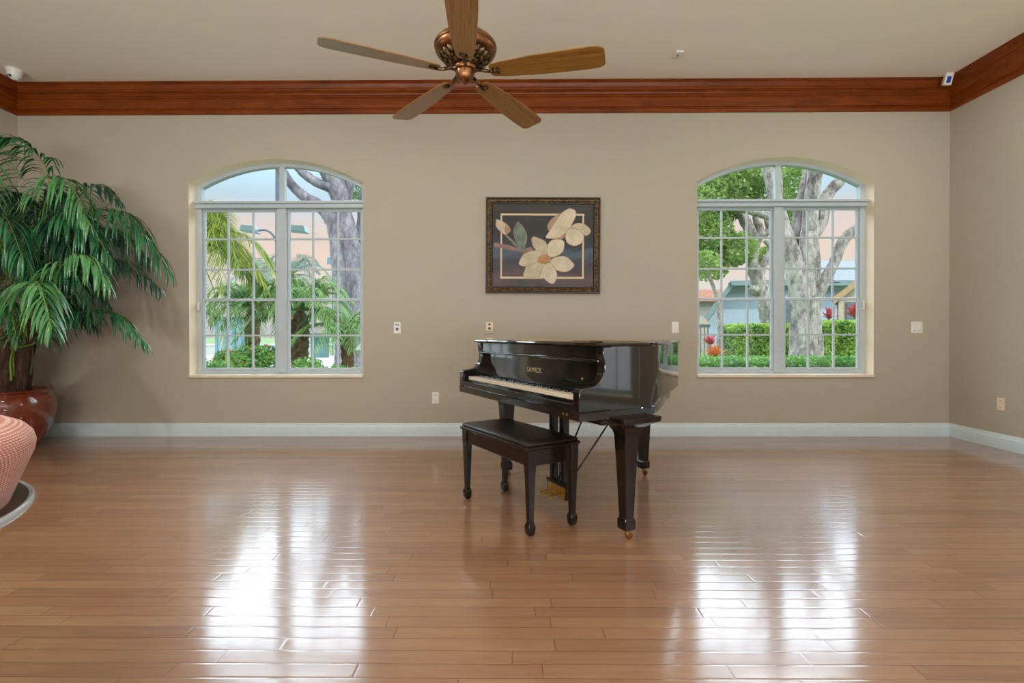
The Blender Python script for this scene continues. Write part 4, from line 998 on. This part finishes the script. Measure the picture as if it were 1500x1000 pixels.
# --- bushes with coral flowers
random.seed(31)
def bush(name, px, ptop, Y, rx, label, mat, n, flowers, size=.03):
    t = at(px, ptop, Y); h = t.z - GZ; g = Vector((t.x, Y, GZ))
    e = empty(name, g, 0, label=label, cat='bush'); b = MB()
    for k in range(5): leaf_cloud(b, (random.uniform(-.5, .5) * rx, random.uniform(-.2, .2), h * .5), (rx * .6, .4, h * .5), n // 2, size, .4, .6)
    fo_ = b.build('foliage', mat, e)
    if flowers:
        b = MB()
        for _ in range(flowers): b.lathe([(.001, -.016), (.024, -.010), (.028, .006), (.001, .018)], 7, (random.uniform(-.8, .8) * rx, -.36 + random.uniform(-.05, .05), h * random.uniform(.35, 1.0)))
        b.build('blossom', 'flower', fo_)
bush('ixora_bush', 380, 503, 8.6, .45, 'green bush with coral blossoms below the left date palm', 'leaf_low', 1900, 9)
bush('ixora_bush', 338, 512, 9.3, .36, 'smaller green bush with few coral blossoms beside the pale pool screen', 'leaf_low', 1300, 4)
bush('ixora_bush', 452, 522, 8.1, .40, 'low green bush below the right date palm', 'leaf_low', 1300, 4)
bush('low_shrub', 312, 526, 7.5, .33, 'low dark shrub at the lower left pane of the left window', 'leaf_low', 900, 0)
bush('low_shrub', 510, 532, 7.3, .42, 'low green shrub at the foot of the grey tree', 'leaf_low', 1200, 0)
c = at(437, 526, 9.1); c.z = GZ + .35; spiky('bromeliad_plant', c, 18, .36, .035, 'red_leaf', 'small red-leaved plant beside the right date palm', up=.8)
# --- pale pool screen and low wall beyond
Y = 21; a0, a1 = at(318, 468, Y), at(356, 468, Y)
e = empty('pool_screen', (a0.x, Y, GZ), 0, label='pale teal pool enclosure screen behind the left date palm', cat='pool screen')
h = a0.z - GZ; w = a1.x - a0.x
b = MB(); b.box(0, w, -.02, .02, 0, h); b.build('screen_panel', 'pool_blue', e)
for k in range(4):
    b = MB(); b.box(w * k / 3 - .05, w * k / 3 + .05, -.08, .06, 0, h + .1); b.build('post', 'teal', e)
b = MB(); b.box(-.05, w + .05, -.08, .06, h, h + .12); b.build('top_rail', 'teal', e)
Y = 24; a0, a1 = at(455, 494, Y), at(482, 494, Y)
e = empty('pool_screen', (a0.x, Y, GZ), 0, label='small teal screen panel between the right date palm and the grey tree', cat='pool screen')
h = a0.z - GZ; w = a1.x - a0.x
b = MB(); b.box(0, w, -.02, .02, 0, h); b.build('screen_panel', 'teal', e)
b = MB(); b.box(-.3, w + .6, -.6, .6, h, h + .2); b.build('canopy_roof', 'lamp_green', e)
Y = 27; a0, a1 = at(250, 506, Y), at(575, 506, Y)
e = empty('garden_wall', (a0.x, Y, GZ), 0, label='long low white garden wall beyond the driveway', cat='wall')
b = MB(); b.box(0, a1.x - a0.x, -.1, .1, 0, a0.z - GZ); b.build('wall_body', 'ext_wall', e); 
b = MB(); b.box(-.02, a1.x - a0.x + .02, -.14, .14, a0.z - GZ, a0.z - GZ + .08); b.build('coping', 'white_trim', e)
Y = 26; c = Gp(482, Y); z = at(482, 381, Y).z
e = empty('street_sign', c, 0, label='small blank teal street sign left of the grey tree', cat='sign')
b = MB(); b.tube([(.2, 0, 0), (.2, 0, z - GZ + .3)], .04, 8); b.build('post', 'pole', e)
b = MB(); b.box(-.05, .5, -.08, -.04, z - GZ - .22, z - GZ + .14); b.build('sign_panel', 'teal', e)

# ------------------------------------------------------------------ light
w = bpy.data.worlds.new('sky'); sc.world = w; w.use_nodes = True; nt = w.node_tree; nt.nodes.clear()
out = nt.nodes.new('ShaderNodeOutputWorld'); bg = nt.nodes.new('ShaderNodeBackground'); tc = nt.nodes.new('ShaderNodeTexCoord'); sp = nt.nodes.new('ShaderNodeSeparateXYZ')
nt.links.new(tc.outputs['Generated'], sp.inputs[0])
rp = nt.nodes.new('ShaderNodeValToRGB'); nt.links.new(sp.outputs[2], rp.inputs[0])
HI = 11.0
def K(c, k): return tuple(x * k / HI for x in c[:3]) + (1,)
stops = [(0.0, K(rgb(226, 226, 226), .8)), (.06, K(rgb(232, 226, 222), 1.0)), (.14, K(rgb(250, 224, 208), .95)), (.19, K(rgb(240, 224, 218), .95)), (.235, K(rgb(196, 222, 238), 1.05)), (.285, K(rgb(190, 222, 242), 1.35)), (.315, K(rgb(206, 230, 246), 2.2)), (.36, K((.74, .88, 1), 11.0)), (.56, K((.74, .88, 1), 9.0)), (.75, K((.8, .9, 1), 2.2)), (1.0, K((.7, .85, 1), 1.4))]
els = rp.color_ramp.elements
while len(els) < len(stops): els.new(.5)
for i, (p_, c_) in enumerate(stops): els[i].position = p_; els[i].color = c_
mr = nt.nodes.new('ShaderNodeMapRange'); mr.interpolation_type = 'SMOOTHSTEP'; nt.links.new(sp.outputs[1], mr.inputs[0])
for i_, v_ in ((1, -.2), (2, .6), (3, HI * .5), (4, HI)): mr.inputs[i_].default_value = v_
nt.links.new(mr.outputs[0], bg.inputs[1]); nt.links.new(rp.outputs[0], bg.inputs[0]); nt.links.new(bg.outputs[0], out.inputs[0])

def light(name, typ, loc, rot, energy, color=(1, 1, 1), **kw):
    d = bpy.data.lights.new(name, typ); d.energy = energy; d.color = color
    for k, v in kw.items(): setattr(d, k, v)
    o = bpy.data.objects.new(name, d); col.objects.link(o); o.location = loc; o.rotation_euler = rot; return o
light('sun', 'SUN', (8, -10, 20), Vector((-.55, .62, -1.0)).to_track_quat('-Z', 'Y').to_euler(), 2.9, (1, .95, .86), angle=R(2))
def portal(name, op, origin_x, rot, along):
    x0, x1, z0, zs, rise = op
    return
for nm, cx in (('sky_portal', (W1[0] + W1[1]) / 2 + XL), ('sky_portal', (W2[0] + W2[1]) / 2 + XL)):
    o = light(nm, 'AREA', (cx, YB + TH + .01, (SILL + SPR + RISE) / 2), (R(-90), 0, 0), 1, shape='RECTANGLE', size=WW, size_y=SPR + RISE - SILL); o.data.cycles.is_portal = True
for op in (W3, W3b):
    o = light('sky_portal', 'AREA', (XR + TH + .01, YB - (op[0] + op[1]) / 2, 1.345), (R(-90), 0, R(-90)), 1, shape='RECTANGLE', size=1.85, size_y=2.21); o.data.cycles.is_portal = True
for op in RW:      # upward fill lamps added inside the glass doors to brighten ceiling and walls
    light('door_fill_lamp', 'AREA', (XR - (op[0] + op[1]) / 2, YF + .62, .95), (R(164), 0, 0), 262, (.94, .98, 1), shape='RECTANGLE', size=2.9, size_y=2.3)

for k, (x, y) in enumerate(((-2.6, -1.4), (2.0, -1.4), (-2.3, 2.2), (3.4, 3.4))):     # recessed lights out of view; the last is added to brighten the right wall
    b = MB(); b.lathe([(.14, ZC), (.14, ZC - .012), (.105, ZC - .016), (.10, ZC - .004), (.10, ZC)], 32, (x, y, 0)); tag(b.build('trim_%d' % (k + 5), 'white_trim', smooth=40), kind='structure')
    light('recessed_light', 'AREA', (x, y, ZC - .02), (0, 0, 0), (30, 30, 42, 20)[k], (1, .97, .93), shape='DISK', size=.19)
cam = bpy.data.cameras.new('camera'); cam.sensor_width = 36; cam.lens = 36 * F / 1500; cam.shift_y = -SHIFT / 1500; cam.clip_start = .05; cam.clip_end = 300
co = bpy.data.objects.new('camera', cam); col.objects.link(co); co.location = (0, 0, EYE); co.rotation_euler = (R(90 + PITCH), R(ROLL), R(YAW)); sc.camera = co
vs = sc.view_settings; vs.view_transform = 'Standard'; vs.look = 'None'; vs.gamma = 1; vs.exposure = 0; vs.use_curve_mapping = False
cy = sc.cycles; cy.max_bounces = 10; cy.diffuse_bounces = 5; cy.glossy_bounces = 5; cy.transparent_max_bounces = 16; cy.sample_clamp_indirect = 8; cy.caustics_reflective = False; cy.caustics_refractive = False

# repeats of one kind share a group phrase
GROUPS = {'wall_jack': 'wall jack plates on the back wall', 'light_switch': 'light switches on the back wall', 'power_outlet': 'power outlets low on the walls',
          'clipped_hedge': 'clipped hedges outside the right window', 'date_palm': 'date palms outside the left window', 'feather_palm': 'distant palms outside the left window',
          'ixora_bush': 'flowering bushes under the left window', 'low_shrub': 'low shrubs under the left window', 'cordyline_plant': 'red cordylines behind the hedge', 'pool_screen': 'teal screens beyond the driveway'}
for o in list(bpy.data.objects):
    if o.parent is None and o.get('category') and o.name.split('.')[0] in GROUPS: o['group'] = GROUPS[o.name.split('.')[0]]
